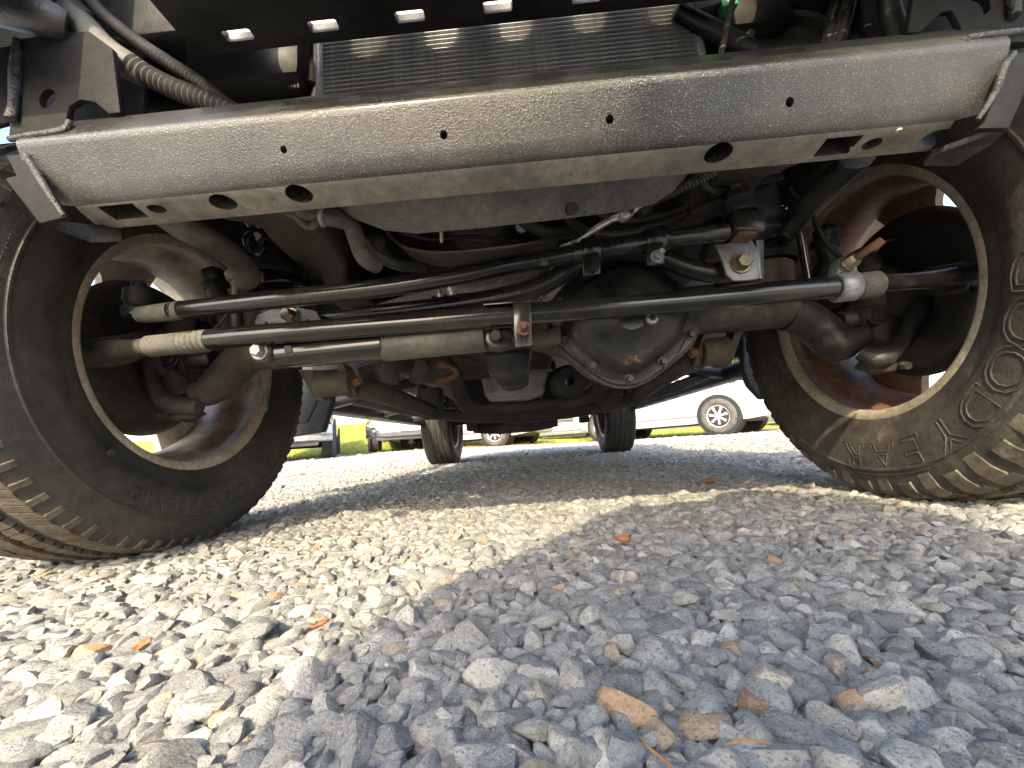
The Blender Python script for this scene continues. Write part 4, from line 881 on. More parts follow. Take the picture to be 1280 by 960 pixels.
corr('wiring_conduit', A((105, -10, -.42), (125, 15, -.415), (165, 48, -.41), (210, 78, -.405), (250, 104, -.40), (285, 132, -.395)), .0075, 'hose_black', HL, pitch=.0055, amp=.13)
corr('wiring_conduit', A((75, -15, -.43), (88, 8, -.425), (108, 28, -.42)), .013, 'hose_black', HL, pitch=.005)
H2 = corr('wiring_conduit', A((1062, -20, -.33), (1055, 15, -.34), (1046, 50, -.35), (1042, 70, -.355)), .010, 'hose_black', None, .006, .12)
corr('wiring_conduit', A((1048, -20, -.335), (1042, 15, -.34), (1034, 50, -.35), (1030, 70, -.355)), .007, 'hose_black', H2, .005, .12)
corr('wiring_conduit', A((1110, -20, -.36), (1113, 15, -.365), (1120, 40, -.37), (1124, 60, -.375)), .0105, 'hose_black', H2, .006, .12)
LH = MB(); LH.tube(A((365, 255, -.32), (385, 268, -.30), (420, 273, -.29), (438, 280, -.27), (446, 300, -.26), (455, 322, -.25), (470, 332, -.22)), .0125, n=18, smooth=5); LHo = P('radiator_hose', LH, 'hose_dusty')
m_ = MB(); m_.cyl(at(401, 270, -.296), at(407, 271, -.295), .0150, n=24, bev=.002); P('hose_clamp', m_, 'bracket_silver', LHo)
m_ = MB(); m_.tube(A((355, 262, -.33), (370, 270, -.31), (383, 282, -.30), (394, 280, -.30), (398, 270, -.30)), .0058, n=12, smooth=5); P('drain_line', m_, 'paint_chipped', LHo)
corr('wiring_conduit', A((905, 205, -.28), (880, 222, -.26), (850, 236, -.24), (820, 250, -.20), (800, 262, -.16)), .007, 'hose_black', LHo, .005, .1)
for i in range(3):
    m_ = MB(); m_.tube(A((812-4*i, 247+i*4, -.20), (795-6*i, 262+i*4, -.19), (775-5*i, 268+i*4, -.18), (745-4*i, 284+i*4, -.16), (728-4*i, 298+i*3, -.14), (700, 310+2*i, -.10)), .0038, n=10, smooth=5); P('cooler_line', m_, 'wire_silver', LHo)
for px, py, m in ((800, 254, 'wire_silver'), (790, 262, 'boot_rubber'), (782, 270, 'wire_silver'), (806, 264, 'boot_rubber')):
    m_ = MB(); m_.cyl(at(px-6, py+3, -.195), at(px+6, py-4, -.19), .0078, n=12, bev=.001); P('line_fitting', m_, m, LHo)
for nm, pp_, r_, m in [('engine_hose', [(455, 300, -.1), (470, 318, -.08), (500, 332, -.05), (530, 334, .0)], .011, 'hose_black'), ('engine_hose', [(640, 262, -.12), (660, 280, -.1), (690, 292, -.08), (730, 286, -.05)], .012, 'boot_rubber'),
        ('engine_wire', [(500, 290, -.05), (540, 300, -.03), (590, 296, -.02), (650, 302, 0)], .004, 'hose_black'), ('engine_wire', [(740, 262, -.2), (780, 276, -.15), (830, 268, -.12), (880, 250, -.12)], .0045, 'hose_black'),
        ('power_steering_hose', [(700, 262, -.18), (735, 290, -.12), (790, 292, -.1), (860, 264, -.1)], .008, 'hose_black'), ('power_steering_hose', [(870, 215, -.22), (890, 240, -.2), (930, 232, -.16), (975, 222, -.12)], .008, 'boot_rubber'),
        ('brake_hose', [(330, 300, -.06), (322, 330, -.05), (300, 368, -.04), (270, 380, -.03), (250, 400, -.02)], .0052, 'boot_rubber'), ('brake_hose', [(985, 235, -.06), (1010, 262, -.05), (1030, 300, -.05), (1060, 330, -.04), (1085, 350, -.03)], .0052, 'boot_rubber'),
        ('sensor_lead', [(330, 310, -.07), (310, 345, -.06), (280, 398, -.05), (245, 430, -.04)], .0025, 'hose_black'), ('vent_line', [(690, 330, -.02), (660, 352, .02), (600, 366, .05), (540, 372, .06)], .004, 'boot_rubber'),
        ('brake_line', [(880, 372, -.045), (930, 366, -.04), (985, 368, -.04), (1015, 372, -.03)], .0025, 'hose_dusty'), ('engine_wire', [(480, 440, .2), (520, 448, .25), (560, 444, .3), (600, 452, .3)], .005, 'boot_rubber')]:
    m_ = MB(); m_.tube(A(*pp_), r_, n=10, smooth=6); P(nm, m_, m)
# upper right: fan shroud arm, connector, tensioner ring
m_ = MB(); m_.tube(A((845, 12, -.335), (862, 22, -.33), (900, 42, -.33), (930, 58, -.33), (945, 66, -.33)), [.009, .012, .012, .012, .010], n=14, smooth=4); CO = P('coolant_pipe', m_, 'black_plastic')
m_ = MB(); a = at(905, 2, -.325); m_.box(a, (.022, .02, .036), rot=Matrix.Rotation(-.15, 3, 'Y'), bev=.002); P('green_connector', m_, 'green_plastic', CO)
m_ = MB(); a = at(880, 8, -.325); m_.box(a, (.035, .02, .024), rot=Matrix.Rotation(-.2, 3, 'Y'), bev=.004); P('connector_body', m_, 'hose_dusty', CO)
m_ = MB(); m_.tube(A((918, -10, -.345), (908, 35, -.35), (901, 70, -.355)), .0038, n=10); P('support_rod', m_, 'hose_dusty', CO)
m_ = MB(); c = at(985, 52, -.31); m_.lathe([(-.008, .046), (-.012, .052), (-.008, .058), (.006, .060), (.010, .05), (.004, .044), (.010, .03), (.012, .012), (.012, 1e-4)], c, (.12, 1, -.3), 36); P('horn_trumpet', m_, 'hose_dusty')
for s in (-1, 1):
    m_ = MB(); m_.box((s*.45, -.255, .80), (.30, .012, .50), bev=.003); P('core_support', m_, 'boot_rubber')
    m_ = MB(); m_.box((s*.575, -.335, .76), (.17, .012, .36), bev=.003); P('fender_apron', m_, 'boot_rubber')
    m_ = MB(); m_.box((s*.71, -.515, .81), (.46, .012, .40), bev=.003); P('sun_block_panel', m_, 'black_plastic')  # unseen panel added ahead of the gussets to hide sky and shade them
    m_ = MB(); m_.box((s*.685, .635, .72), (.46, .012, .64), bev=.003); P('wheel_liner', m_, 'liner_plastic')
m_ = MB(); m_.box((.35, -.29, .86), (.16, .06, .30), bev=.02); P('battery_tray', m_, 'boot_rubber')
m_ = MB(); m_.box((-.37, -.29, .86), (.18, .06, .30), bev=.02); P('air_box', m_, 'boot_rubber')
m_ = MB(); m_.tube(A((355, 62, -.28), (372, 70, -.28), (384, 85, -.28), (386, 110, -.28)), .016, n=14, smooth=3); P('cooling_elbow', m_, 'boot_rubber')
for i in range(4):
    m_ = MB(); m_.cyl(at(360+4*i, 82, -.30), at(361+4*i, 110, -.30), .0018, n=6); P('connector_pin', m_, 'hose_dusty')
# --- body: mud guards, rocker steps, floor, fenders, hood, cabin
def mudguard(s):
    yy = .585
    pts_ = [(300, 470, yy), (418, 470, yy), (415, 505, yy), (404, 540, yy), (300, 556, yy)] if s < 0 else [(928, 380, yy), (929, 462, yy), (936, 482, yy), (952, 499, yy), (1080, 492, yy), (1080, 380, yy)]
    m_ = MB(); m_.prism(A(*pts_), (0, .03, 0), bev=.008, seg=3); g = P('mud_guard', m_, 'liner_plastic', smooth=40)
    pts2 = [(330, 478, yy-.004), (398, 478, yy-.004), (395, 505, yy-.004), (384, 528, yy-.004), (330, 535, yy-.004)] if s < 0 else [(942, 400, yy-.004), (943, 458, yy-.004), (950, 474, yy-.004), (962, 485, yy-.004), (1060, 478, yy-.004), (1060, 400, yy-.004)]
    m_ = MB(); m_.prism(A(*pts2), (0, .012, 0), bev=.003, seg=2); P('guard_panel', m_, 'liner_plastic', g, 40)
    return g
mudguard(-1); mudguard(1)
for s in (-1, 1):
    m_ = MB(); m_.box((s*.905, 1.62, .385), (.095, 1.9, .065), bev=.022, seg=3); st = P('rocker_step', m_, 'frame_paint')
    for yy in (.95, 1.6, 2.2): 
        m_ = MB(); m_.box((s*.68, yy, .42), (.40, .05, .04), rot=Matrix.Rotation(s*.18, 3, 'Y'), bev=.01); P('step_bracket', m_, 'frame_paint', st)
def bodyside(s):
    m_ = MB(); m_.box((s*.79, 1.95, .80), (.05, 2.75, .56), bev=.02); return P('body_side', m_, 'body_white')
bodyside(-1); bodyside(1)
m_ = MB(); m_.box((0, 2.0, .665), (1.54, 2.9, .03)); P('floor_pan', m_, 'frame_paint')
m_ = MB(); m_.box((0, .62, .86), (1.54, .03, .42)); P('firewall', m_, 'frame_paint')
m_ = MB(); m_.box((0, .12, 1.12), (1.20, 1.06, .05), bev=.02); P('hood', m_, 'body_white')
m_ = MB(); m_.box((0, 3.38, .85), (1.54, .05, .55), bev=.02); P('tailgate', m_, 'body_white')
m_ = MB(); m_.prism([(-.74, .62, 1.08), (-.70, 1.0, 1.78), (-.70, 3.3, 1.80), (-.74, 3.42, 1.08)], (1.48, 0, 0), bev=.03); P('hard_top', m_, 'black_plastic')
m_ = MB(); m_.box((0, 3.52, .60), (1.5, .18, .16), bev=.04); P('rear_bumper', m_, 'black_plastic')
for s in (-1, 1):
    pts_ = [(s*.60, -.47, .90), (s*.60, -.40, .955), (s*.60, .30, .955), (s*.60, .50, .88), (s*.60, .60, .58)]
    rows = [[V(p), V((s*.86, p[1], p[2])), V((s*.925, p[1], p[2]-.02)), V((s*.93, p[1], p[2]-.05))] for p in pts_]
    m_ = MB(); m_.grid(rows); fo = P('fender_flare', m_, 'liner_plastic'); sm = fo.modifiers.new('thickness', 'SOLIDIFY'); sm.thickness = .012
    m_ = MB(); m_.box((s*.585, .12, .93), (.012, 1.0, .38), bev=.004); P('inner_fender', m_, 'black_plastic')
    pts_ = [(s*.76, 2.42, .70), (s*.76, 2.55, .90), (s*.76, 3.30, .90), (s*.76, 3.45, .72)]
    rows = [[V(p), V((s*.90, p[1], p[2])), V((s*.93, p[1], p[2]-.05))] for p in pts_]
    m_ = MB(); m_.grid(rows); fo = P('fender_flare', m_, 'liner_plastic'); sm = fo.modifiers.new('thickness', 'SOLIDIFY'); sm.thickness = .012
# rear axle and tank
m_ = MB(); m_.cyl((-.70, 2.947, .395), (.70, 2.947, .395), .040, n=20); RA = P('rear_axle', m_, 'cast_iron')
m_ = MB(); m_.lathe([(-.14, .04), (-.10, .10), (0, .13), (.10, .10), (.12, 1e-4)], (0, 2.947, .395), (0, 1, 0), 28); P('differential_housing', m_, 'cast_iron', RA)
for s in (-1, 1):
    m_ = MB(); m_.cyl((s*.55, 2.98, .36), (s*.52, 3.05, .72), .028, n=14); P('shock_absorber', m_, 'boot_rubber', RA)
    m_ = MB(); m_.box((s*.52, 2.93, .34), (.08, .16, .10), bev=.015); P('axle_bracket', m_, 'cast_iron', RA)
m_ = MB(); m_.box((-.10, 1.65, .48), (.55, .9, .22), bev=.05); P('fuel_tank_skid', m_, 'frame_paint')
m_ = MB(); m_.box((.02, 2.2, .41), (.06, 1.3, .06), bev=.02); P('driveshaft', m_, 'frame_paint')

# ------------------------------------------------------------------ parked cars behind
def road_wheel(parent, x, y, z, r, wd, side, rim_m, spokes=7):
    wh = empty('wheel'); wh.parent = parent
    m_ = MB(); h = wd/2
    m_.lathe([(-h*.82, r*.62), (-h, r*.72), (-h, r*.90), (-h*.78, r*.985), (0, r), (h*.78, r*.985), (h, r*.90), (h, r*.72), (h*.82, r*.62)], (x, y, z), (1, 0, 0), 40); P('tyre', m_, 'tyre_far', wh)
    m_ = MB(); m_.lathe([(-h*.8, r*.63), (-h*.7, r*.56), (0, r*.54), (h*.7, r*.56), (h*.86, r*.63), (h*.82, r*.65)], (x, y, z), (1, 0, 0), 40); P('rim_barrel', m_, rim_m, wh)
    m_ = MB(); m_.cyl((x-side*h*.3, y, z), (x-side*h*.25, y, z), r*.55, n=32); P('rim_back', m_, 'boot_rubber', wh)
    m_ = MB(); m_.cyl((x+side*h*.55, y, z), (x+side*h*.85, y, z), r*.16, n=20, bev=.006); P('hub', m_, rim_m, wh)
    for k in range(spokes):
        a = 2*PI*k/spokes+.2; c_, s_ = math.cos(a), math.sin(a)
        m_ = MB(); t = []
        for rr5, w5 in ((.10, .05), (.35, .055), (.60, .085)):
            t.append([V((x+side*h*(.80 if rr5 < .5 else .66), y+r*(rr5*c_-w5*s_), z+r*(rr5*s_+w5*c_))), V((x+side*h*(.80 if rr5 < .5 else .66), y+r*(rr5*c_+w5*s_), z+r*(rr5*s_-w5*c_))), V((x+side*h*.4, y+r*(rr5*c_+w5*s_), z+r*(rr5*s_-w5*c_))), V((x+side*h*.4, y+r*(rr5*c_-w5*s_), z+r*(rr5*s_+w5*c_)))])
        m_.grid(t, closed_u=True, caps=True); P('spoke', m_, rim_m, wh)
    return wh
def loft_body(parent, name, secs, m, mirror=True):
    # secs: list of (y, [(half_width, z) from the bottom up]); mirrored about x = 0
    rows = []
    for y, pr in secs:
        rows.append([V((-a, y, z)) for a, z in pr]+[V((a, y, z)) for a, z in pr[::-1]])
    m_ = MB(); m_.grid(rows, closed_u=True, caps=True); return P(name, m_, m, parent, 32)
def pickup(loc, rz, paint, label, big=1.0, bump_m='chrome', rim_m='alloy', plate=True):
    t = empty('pickup_truck', loc, rz); tag(t, label, 'pickup', 'cars parked behind')
    W = .98
    low = [(W*.90, .46), (W*.985, .62), (W, .86), (W*.985, 1.02)]
    secs = [(.02, [(W*.84, .62), (W*.92, .72), (W*.95, .90), (W*.93, 1.05), (W*.80, 1.13)]), (.12, [(W*.90, .50), (W*.97, .66), (W*.99, .90), (W*.97, 1.08), (W*.84, 1.18)]),
            (.9, [(W*.92, .48), (W*.985, .64), (W, .90), (W*.985, 1.12), (W*.86, 1.26)]), (1.35, [(W*.92, .46), (W*.985, .62), (W, .90), (W*.985, 1.15), (W*.88, 1.32)]),
            (3.4, [(W*.92, .46), (W*.985, .62), (W, .90), (W*.985, 1.17), (W*.90, 1.34)]), (5.5, [(W*.92, .52), (W*.985, .64), (W, .90), (W*.985, 1.17), (W*.95, 1.36)])]
    loft_body(t, 'body', secs, paint)
    cab = [(1.30, [(W*.86, 1.28), (W*.84, 1.32), (W*.80, 1.34)]), (1.95, [(W*.88, 1.28), (W*.80, 1.72), (W*.70, 1.84)]), (2.4, [(W*.88, 1.28), (W*.80, 1.78), (W*.68, 1.90)]), (3.2, [(W*.88, 1.28), (W*.80, 1.76), (W*.68, 1.88)]), (3.42, [(W*.88, 1.28), (W*.82, 1.70), (W*.70, 1.80)])]
    loft_body(t, 'cab', cab, paint)
    m_ = MB(); m_.prism([(-W*.76, 1.36, 1.375), (W*.76, 1.36, 1.375), (W*.66, 1.88, 1.82), (-W*.66, 1.88, 1.82)], (0, -.02, .02)); P('windscreen', m_, 'glass', t)
    for s in (-1, 1):
        m_ = MB(); m_.prism([(s*W*.885, 1.75, 1.36), (s*W*.885, 3.2, 1.36), (s*W*.825, 3.15, 1.70), (s*W*.825, 2.05, 1.70)], (s*.012, 0, 0)); P('side_window', m_, 'glass', t)
        m_ = MB(); m_.box((s*W*.78, -.005, .93), (.30, .10, .20), bev=.03); hd = P('headlight', m_, 'lamp_clear', t)
        m_ = MB(); m_.box((s*W*.93, .03, .80), (.08, .16, .12), bev=.02); P('marker_lamp', m_, 'lamp_orange', hd)
        m_ = MB(); m_.box((s*W*1.08, 1.75, 1.36), (.20, .10, .16), bev=.03); P('mirror', m_, 'black_plastic', t)
    m_ = MB(); m_.box((0, -.01, .94), (1.12, .06, .30), bev=.02); gr_ = P('grille', m_, bump_m, t)
    for k in range(4):
        m_ = MB(); m_.box((0, -.045, .84+.066*k), (1.0, .012, .026), bev=.004); P('grille_gap', m_, 'boot_rubber', gr_)
    # full bumper: face bar, step, lower air dam, fog lamps
    prof_ = [(-.12, .36), (-.17, .39), (-.178, .45), (-.158, .47), (-.160, .49), (-.185, .51), (-.18, .63), (-.15, .69), (-.06, .71), (-.04, .36)]
    rows = []
    for f in np.linspace(-1, 1, 17):
        rows.append([V((f*W*.99, y+.16*abs(f)**4, z)) for y, z in prof_])
    m_ = MB(); m_.grid(rows, closed_u=True, caps=True); bp = P('bumper', m_, bump_m, t, 40)
    m_ = MB(); m_.box((0, -.03, .33), (1.45, .10, .10), bev=.03); P('air_dam', m_, 'liner_plastic', bp)
    for s in (-1, 1):
        m_ = MB(); m_.lathe([(-.005, 1e-4), (-.005, .035), (-.02, .055), (-.02, .065), (.03, .066)], (s*.78, -.125, .56), (0, 1, 0), 24); P('fog_lamp', m_, 'glass', bp)
    if plate:
        m_ = MB(); m_.box((.0, -.192, .57), (.31, .012, .155), bev=.004); P('licence_plate', m_, 'plate_white', bp)
    for s in (-1, 1):
        for y in (.95, 4.55):
            m_ = MB(); m_.lathe([(0, .36), (.03, .46), (-.03, .47), (-.06, .36)], (s*W*.99, y, .42), (s, 0, 0), 24, a0=0, a1=2*PI); P('wheel_arch', m_, 'liner_plastic', t)
            road_wheel(t, s*.86, y, .39, .39, .26, s, rim_m, 6)
    m_ = MB(); m_.box((0, 2.7, .42), (.9, 4.6, .10), bev=.03); P('chassis', m_, 'frame_paint', t)
    m_ = MB(); m_.cyl((-.75, .95, .39), (.75, .95, .39), .05, n=14); m_.cyl((-.75, 4.55, .39), (.75, 4.55, .39), .06, n=14); P('axles', m_, 'frame_paint', t)
    return t
def suv(loc, rz, paint, label, rim_m='alloy', name='parked_car', cat='car', low=False):
    t = empty(name, loc, rz); tag(t, label, cat, 'cars parked behind')
    W = .93; hz_ = 0 if not low else -.12; top = 1.74 if not low else 1.46
    def sec(y, zb, zs, w_=1.): return (y, [(W*.88*w_, zb), (W*.97*w_, zb+.14), (W*w_, .62+hz_/2), (W*.985*w_, zs-.10), (W*.90*w_, zs)])
    loft_body(t, 'body', [sec(0, .42, .72+hz_/2, .80), sec(.10, .30, .84+hz_/2, .90), sec(.45, .26, .96+hz_, .97), sec(1.3, .24, 1.06+hz_), sec(2.8, .24, 1.10+hz_), sec(4.2, .28, 1.10+hz_, .98), sec(4.65, .40, 1.06+hz_, .92)], paint)
    loft_body(t, 'cabin', [(1.10, [(W*.86, 1.0+hz_), (W*.84, 1.03+hz_), (W*.78, 1.05+hz_)]), (1.95, [(W*.90, 1.0+hz_), (W*.80, top-.12), (W*.66, top)]), (3.6, [(W*.90, 1.0+hz_), (W*.78, top-.10), (W*.64, top)]), (4.35, [(W*.88, 1.0+hz_), (W*.80, top-.30), (W*.70, top-.22)]), (4.55, [(W*.86, 1.0+hz_), (W*.82, 1.05+hz_), (W*.76, 1.08+hz_)])], paint)
    for s in (-1, 1):
        for y0, y1 in ((1.75, 2.55), (2.65, 3.4), (3.5, 4.05)):
            m_ = MB(); zt_ = top-.18; m_.prism([(s*W*.895, y0-.15 if y0 < 2 else y0, 1.12+hz_), (s*W*.895, y1, 1.12+hz_), (s*W*.825, y1, zt_), (s*W*.825, y0+.12, zt_)], (s*.014, 0, 0)); P('side_window', m_, 'glass', t)
        m_ = MB(); m_.box((s*W*.985, 2.55, .42), (.03, 2.4, .06), bev=.012); P('sill_trim', m_, 'silver_paint', t)
        m_ = MB(); m_.box((s*W*.72, .08, .76+hz_/2), (.34, .16, .14), bev=.03); P('headlight', m_, 'lamp_clear', t)
        m_ = MB(); m_.box((s*W*1.06, 1.75, 1.14+hz_), (.18, .10, .14), bev=.03); P('mirror', m_, paint, t)
        for y in (2.45, 3.35):
            m_ = MB(); m_.box((s*W*.995, y-.1, .90+hz_), (.03, .16, .03), bev=.008); P('door_handle', m_, 'chrome', t)
        for y in (.92, 3.72):
            m_ = MB(); m_.lathe([(-.20, .30), (.0, .34), (.012, .41), (-.05, .42)], (s*W*.965, y, .37), (s, 0, 0), 32); P('wheel_arch', m_, 'liner_plastic', t)
            m_ = MB(); m_.cyl((s*W*.6, y, .37), (s*(W+.004), y, .375), .425, n=40); P('arch_recess', m_, 'boot_rubber', t)
            road_wheel(t, s*(W*.90), y, .36, .36, .27, s, rim_m, 7)
    m_ = MB(); m_.prism([(-W*.74, 1.18, 1.08+hz_), (W*.74, 1.18, 1.08+hz_), (W*.64, 1.88, top-.06), (-W*.64, 1.88, top-.06)], (0, -.03, .03)); P('windscreen', m_, 'glass', t)
    m_ = MB(); m_.box((0, .01, .62), (1.0, .08, .16), bev=.03); P('grille', m_, 'liner_plastic', t)
    m_ = MB(); m_.box((0, .06, .38), (1.5, .14, .16), bev=.05); P('bumper', m_, paint, t)
    m_ = MB(); m_.cyl((-.75, .92, .36), (.75, .92, .36), .05, n=14); m_.cyl((-.75, 3.72, .36), (.75, 3.72, .36), .05, n=14); P('axles', m_, 'frame_paint', t)
    m_ = MB(); m_.box((0, 2.3, .25), (1.3, 3.6, .08), bev=.03); P('underbody', m_, 'frame_paint', t)
    return t
def gl(x, y): return (x, y, float(gz(x, y)))
pickup(gl(-4.80, 6.75), .42, 'dark_paint', 'dark grey pickup with silver bumper beyond the left front wheel', bump_m='silver_paint')
pickup(gl(-3.0, 9.1), .25, 'silver_paint', 'silver pickup with licence plate, left of the left rear wheel', bump_m='chrome')
suv((0.36, 10.0, float(gz(0, 9))+.02), 1.12, 'white_paint', 'white low car with silver wheel, seen between the rear wheels', low=True)
pickup((1.12, 12.6, float(bank(1.2, 12.8))-.25), -.05, 'white_paint', 'white pickup nose over orange mulch, left of the right rear wheel', bump_m='silver_paint', plate=False)
suv((5.15, 7.55, .02), -math.radians(-46), 'white_paint', 'white car side-on with alloy wheel, right of the right rear wheel')
pickup((8.4, 9.6, .02), -.15, 'silver_paint', 'silver pickup with chrome bumper partly behind the right front wheel', bump_m='chrome')

# ------------------------------------------------------------------ trees far behind
def tree(x, y, h, r, seed, label):
    rg = np.random.default_rng(seed); z0 = float(bank(x, y)); t = empty('tree', (x, y, z0)); tag(t, label, 'tree', 'trees behind the parking area')
    m_ = MB(); m_.tube([(0, 0, -.1), (.05, .02, h*.25), (-.05, .05, h*.5), (.02, 0, h*.75)], [.24, .19, .13, .05], n=10, smooth=3)
    for k in range(6):
        a = rg.uniform(0, 2*PI); z_ = h*rg.uniform(.3, .6); e_ = V((math.cos(a)*r*.7, math.sin(a)*r*.7, z_+h*.2)); m_.tube([(0, 0, z_), e_*.5+V((0, 0, z_*.55)), e_], [.07, .045, .02], n=7, smooth=3)
    P('trunk', m_, 'bark', t)
    N_ = 5200; cl = rg.normal(size=(26, 3)); cl /= np.linalg.norm(cl, axis=1)[:, None]; cl *= rg.uniform(.35, .95, (26, 1))*np.array([r, r, h*.36]); cl[:, 2] += h*.64
    c = cl[rg.integers(0, 26, N_)]+rg.normal(0, .33, (N_, 3))*r*.45
    d1 = rg.normal(size=(N_, 3)); d1 /= np.linalg.norm(d1, axis=1)[:, None]; d2 = np.cross(d1, rg.normal(size=(N_, 3))); d2 /= np.linalg.norm(d2, axis=1)[:, None]
    s_ = rg.uniform(.09, .19, (N_, 1)); vv = np.stack([c-d1*s_, c-d2*s_*.55, c+d1*s_, c+d2*s_*.55], 1)
    me = bpy.data.meshes.new('crown'); me.from_pydata(vv.reshape(-1, 3).tolist(), [], np.arange(N_*4).reshape(-1, 4).tolist()); me.materials.append(MATS['foliage'])
    o = bpy.data.objects.new('crown', me); COL.objects.link(o); o.parent = t
for i, (x, y, h, r, lb) in enumerate([(-13, 19, 7, 2.8, 'leafy green tree beyond the grass, furthest to the left'), (-8.2, 22, 8, 3.0, 'leafy green tree behind the dark grey pickup'), (-4.4, 19.5, 6.5, 2.6, 'leafy green tree behind the silver pickup with the plate'),
                                      (.5, 23, 8, 3.1, 'leafy green tree behind the white pickup nose'), (5.5, 21, 7, 2.8, 'leafy green tree behind the white car with alloy wheel'), (11, 22, 8, 3.2, 'leafy green tree beyond the right front wheel')]): tree(x, y, h, r, 40+i, lb)

# ------------------------------------------------------------------ fallen leaves on the gravel
def leaf(px, py, size, rz, label, m='leaf_dead', grp='fallen leaves'):
    d = at(px, py, 0)-CAM; p = CAM+d*((.010-CAM.z)/d.z)
    rows = []
    for i in range(9):
        f = i/8; w_ = math.sin(PI*min(.999, f*.97+.02))**.8*.38*size; cu = .25*size*(f-.5)**2
        rows.append([V(((f-.5)*size, w_*g, cu+abs(g)**1.5*.16*size+.0006*math.sin(9*f+3*g))) for g in (-1, -.5, 0, .5, 1)])
    m_ = MB(); m_.grid(rows); o = m_.build('fallen_leaf', m, None, 60); o.location = p; o.rotation_euler = (random.uniform(-.3, .3), random.uniform(-.3, .3), rz)
    sm = o.modifiers.new('thickness', 'SOLIDIFY'); sm.thickness = .0005
    tag(o, label, 'leaf', grp)
leaf(400, 783, .016, .3, 'orange brown scrap of leaf on the sunlit gravel, left of centre')
leaf(178, 808, .014, 1.2, 'red brown scrap of leaf on the sunlit gravel at the left')
leaf(888, 603, .045, .4, 'curled dark brown leaf in the shade between the front wheels')
leaf(780, 677, .025, 2.2, 'brown leaf at the edge of the near shadow')
leaf(378, 594, .05, .2, 'orange leaf on bright gravel behind the left front wheel')
def on_ground(px, py, z=.012):
    d = at(px, py, 0)-CAM; return CAM+d*((z-CAM.z)/d.z)
m_ = MB(); m_.tube([on_ground(801, 922, .016), on_ground(815, 938, .014), on_ground(828, 948, .012), on_ground(840, 958, .010)], [.0004, .0009, .0008, .0005], n=6, smooth=4)
tag(m_.build('dry_stalk', 'mulch', None), 'thin dry straw stalk between the nearest stones', 'stalk')
m_ = MB(); m_.tube([on_ground(905, 931, .014), on_ground(935, 925, .016), on_ground(965, 930, .012)], [.0004, .0008, .0004], n=6, smooth=4)
tag(m_.build('dry_stalk', 'mulch', None), 'short dry twig lying on grey stones at the bottom edge', 'stalk')

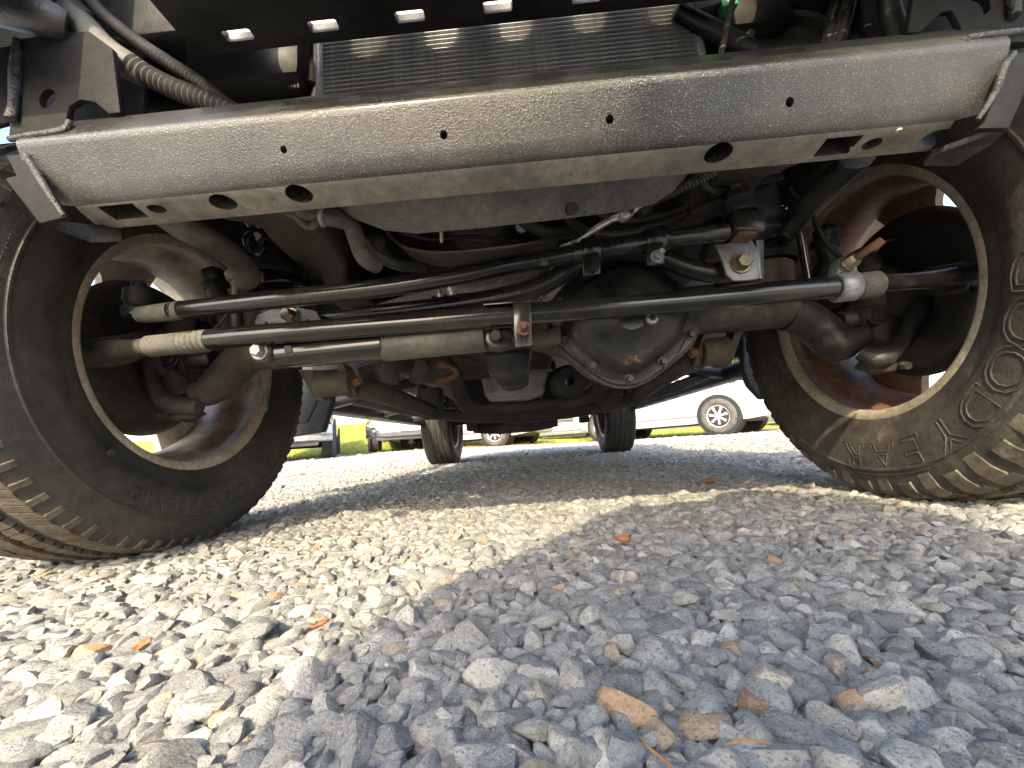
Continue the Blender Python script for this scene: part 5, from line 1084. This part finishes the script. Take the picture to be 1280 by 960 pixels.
# ------------------------------------------------------------------ the photographer, crouching behind the camera (only the shadow is in view)
def person():
    J = {'pelvis': (.16, -1.55, .36), 'waist': (.15, -1.40, .50), 'chest': (.14, -1.20, .66), 'neck': (.165, -1.15, .74), 'throat': (.175, -1.13, .77), 'head': (.185, -1.12, .80), 'crown': (.19, -1.125, .865),
         'belly': (-.07, -1.16, .55), 'lap': (-.035, -1.06, .47), 'shl': (-.04, -1.15, .73), 'ell': (-.25, -1.08, .43), 'wrl': (-.19, -.985, .27), 'hal': (-.085, -.955, .19),
         'shr': (.30, -1.10, .72), 'elr': (.33, -1.06, .45), 'wrr': (.16, -.99, .25), 'har': (.10, -.96, .19),
         'hipl': (.06, -1.55, .34), 'knl': (-.09, -1.12, .44), 'anl': (-.03, -1.42, .08), 'tol': (-.04, -1.28, .03),
         'hipr': (.26, -1.55, .34), 'knr': (.16, -1.11, .42), 'anr': (.22, -1.40, .08), 'tor': (.23, -1.26, .03)}
    E_ = [('pelvis', 'waist'), ('waist', 'chest'), ('chest', 'neck'), ('neck', 'throat'), ('throat', 'head'), ('head', 'crown'), ('chest', 'belly'), ('belly', 'lap'), ('chest', 'shl'), ('shl', 'ell'), ('ell', 'wrl'), ('wrl', 'hal'), ('chest', 'shr'), ('shr', 'elr'), ('elr', 'wrr'), ('wrr', 'har'),
          ('pelvis', 'hipl'), ('hipl', 'knl'), ('knl', 'anl'), ('anl', 'tol'), ('pelvis', 'hipr'), ('hipr', 'knr'), ('knr', 'anr'), ('anr', 'tor')]
    Rd = dict(pelvis=.18, waist=.18, chest=.205, belly=.15, lap=.12, neck=.08, throat=.06, head=.092, crown=.058, shl=.10, shr=.10, ell=.085, elr=.075, wrl=.060, wrr=.045, hal=.030, har=.030, hipl=.13, hipr=.13, knl=.150, knr=.145, anl=.05, anr=.05, tol=.038, tor=.038)
    names = list(J)
    for side, h in (('l', 'hal'), ('r', 'har')):           # five short fingers each
        hx, hy, hz_ = J[h]; sg = 1 if side == 'l' else -1
        for k in range(5):
            b0, b1 = f'f{side}{k}a', f'f{side}{k}b'
            J[b0] = (hx+sg*(.012+.006*(k == 0)), hy+.012, hz_+.030-.016*k); J[b1] = (hx+sg*(.045-.004*abs(k-2)), hy+.008, hz_+.032-.016*k)
            E_ += [(h, b0), (b0, b1)]; Rd[b0] = .0085; Rd[b1] = .007
    names = list(J); ix = {n_: i for i, n_ in enumerate(names)}
    me = bpy.data.meshes.new('person'); me.from_pydata([J[n_] for n_ in names], [(ix[a], ix[b_]) for a, b_ in E_], [])
    o = bpy.data.objects.new('person', me); COL.objects.link(o)
    o.modifiers.new('skin', 'SKIN'); 
    if not me.skin_vertices: me.skin_vertices.new() if hasattr(me.skin_vertices, 'new') else None
    sv = me.skin_vertices[0].data
    for n_ in names: sv[ix[n_]].radius = (Rd[n_], Rd[n_]); sv[ix[n_]].use_root = n_ == 'pelvis'
    sb = o.modifiers.new('sub', 'SUBSURF'); sb.levels = 2; sb.render_levels = 2
    bpy.context.view_layer.update(); dg = bpy.context.evaluated_depsgraph_get(); m2 = bpy.data.meshes.new_from_object(o.evaluated_get(dg)); o.modifiers.clear(); o.data = m2
    for nm in ('shirt', 'denim', 'skin'): m2.materials.append(MATS[nm])
    for p in m2.polygons:
        c = p.center; p.use_smooth = True
        p.material_index = 2 if (c.z > .725 or (c.y > -1.03 and c.z < .30)) else (1 if (c.z < .47 and (c.y < -1.42 or c.z < .43) and c.y < -1.13) else 0)
    tag(o, 'person crouching behind the camera in dark shirt and jeans, casting the near shadow', 'person')
    m_ = MB(); m_.lathe([(.10, 1e-4), (.098, .04), (.08, .075), (.05, .095), (.0, .100), (-.03, .094), (-.03, .08)], (.187, -1.135, .80), (0, -.35, 1), 24); m_.build('hair', 'hair', o)
person()
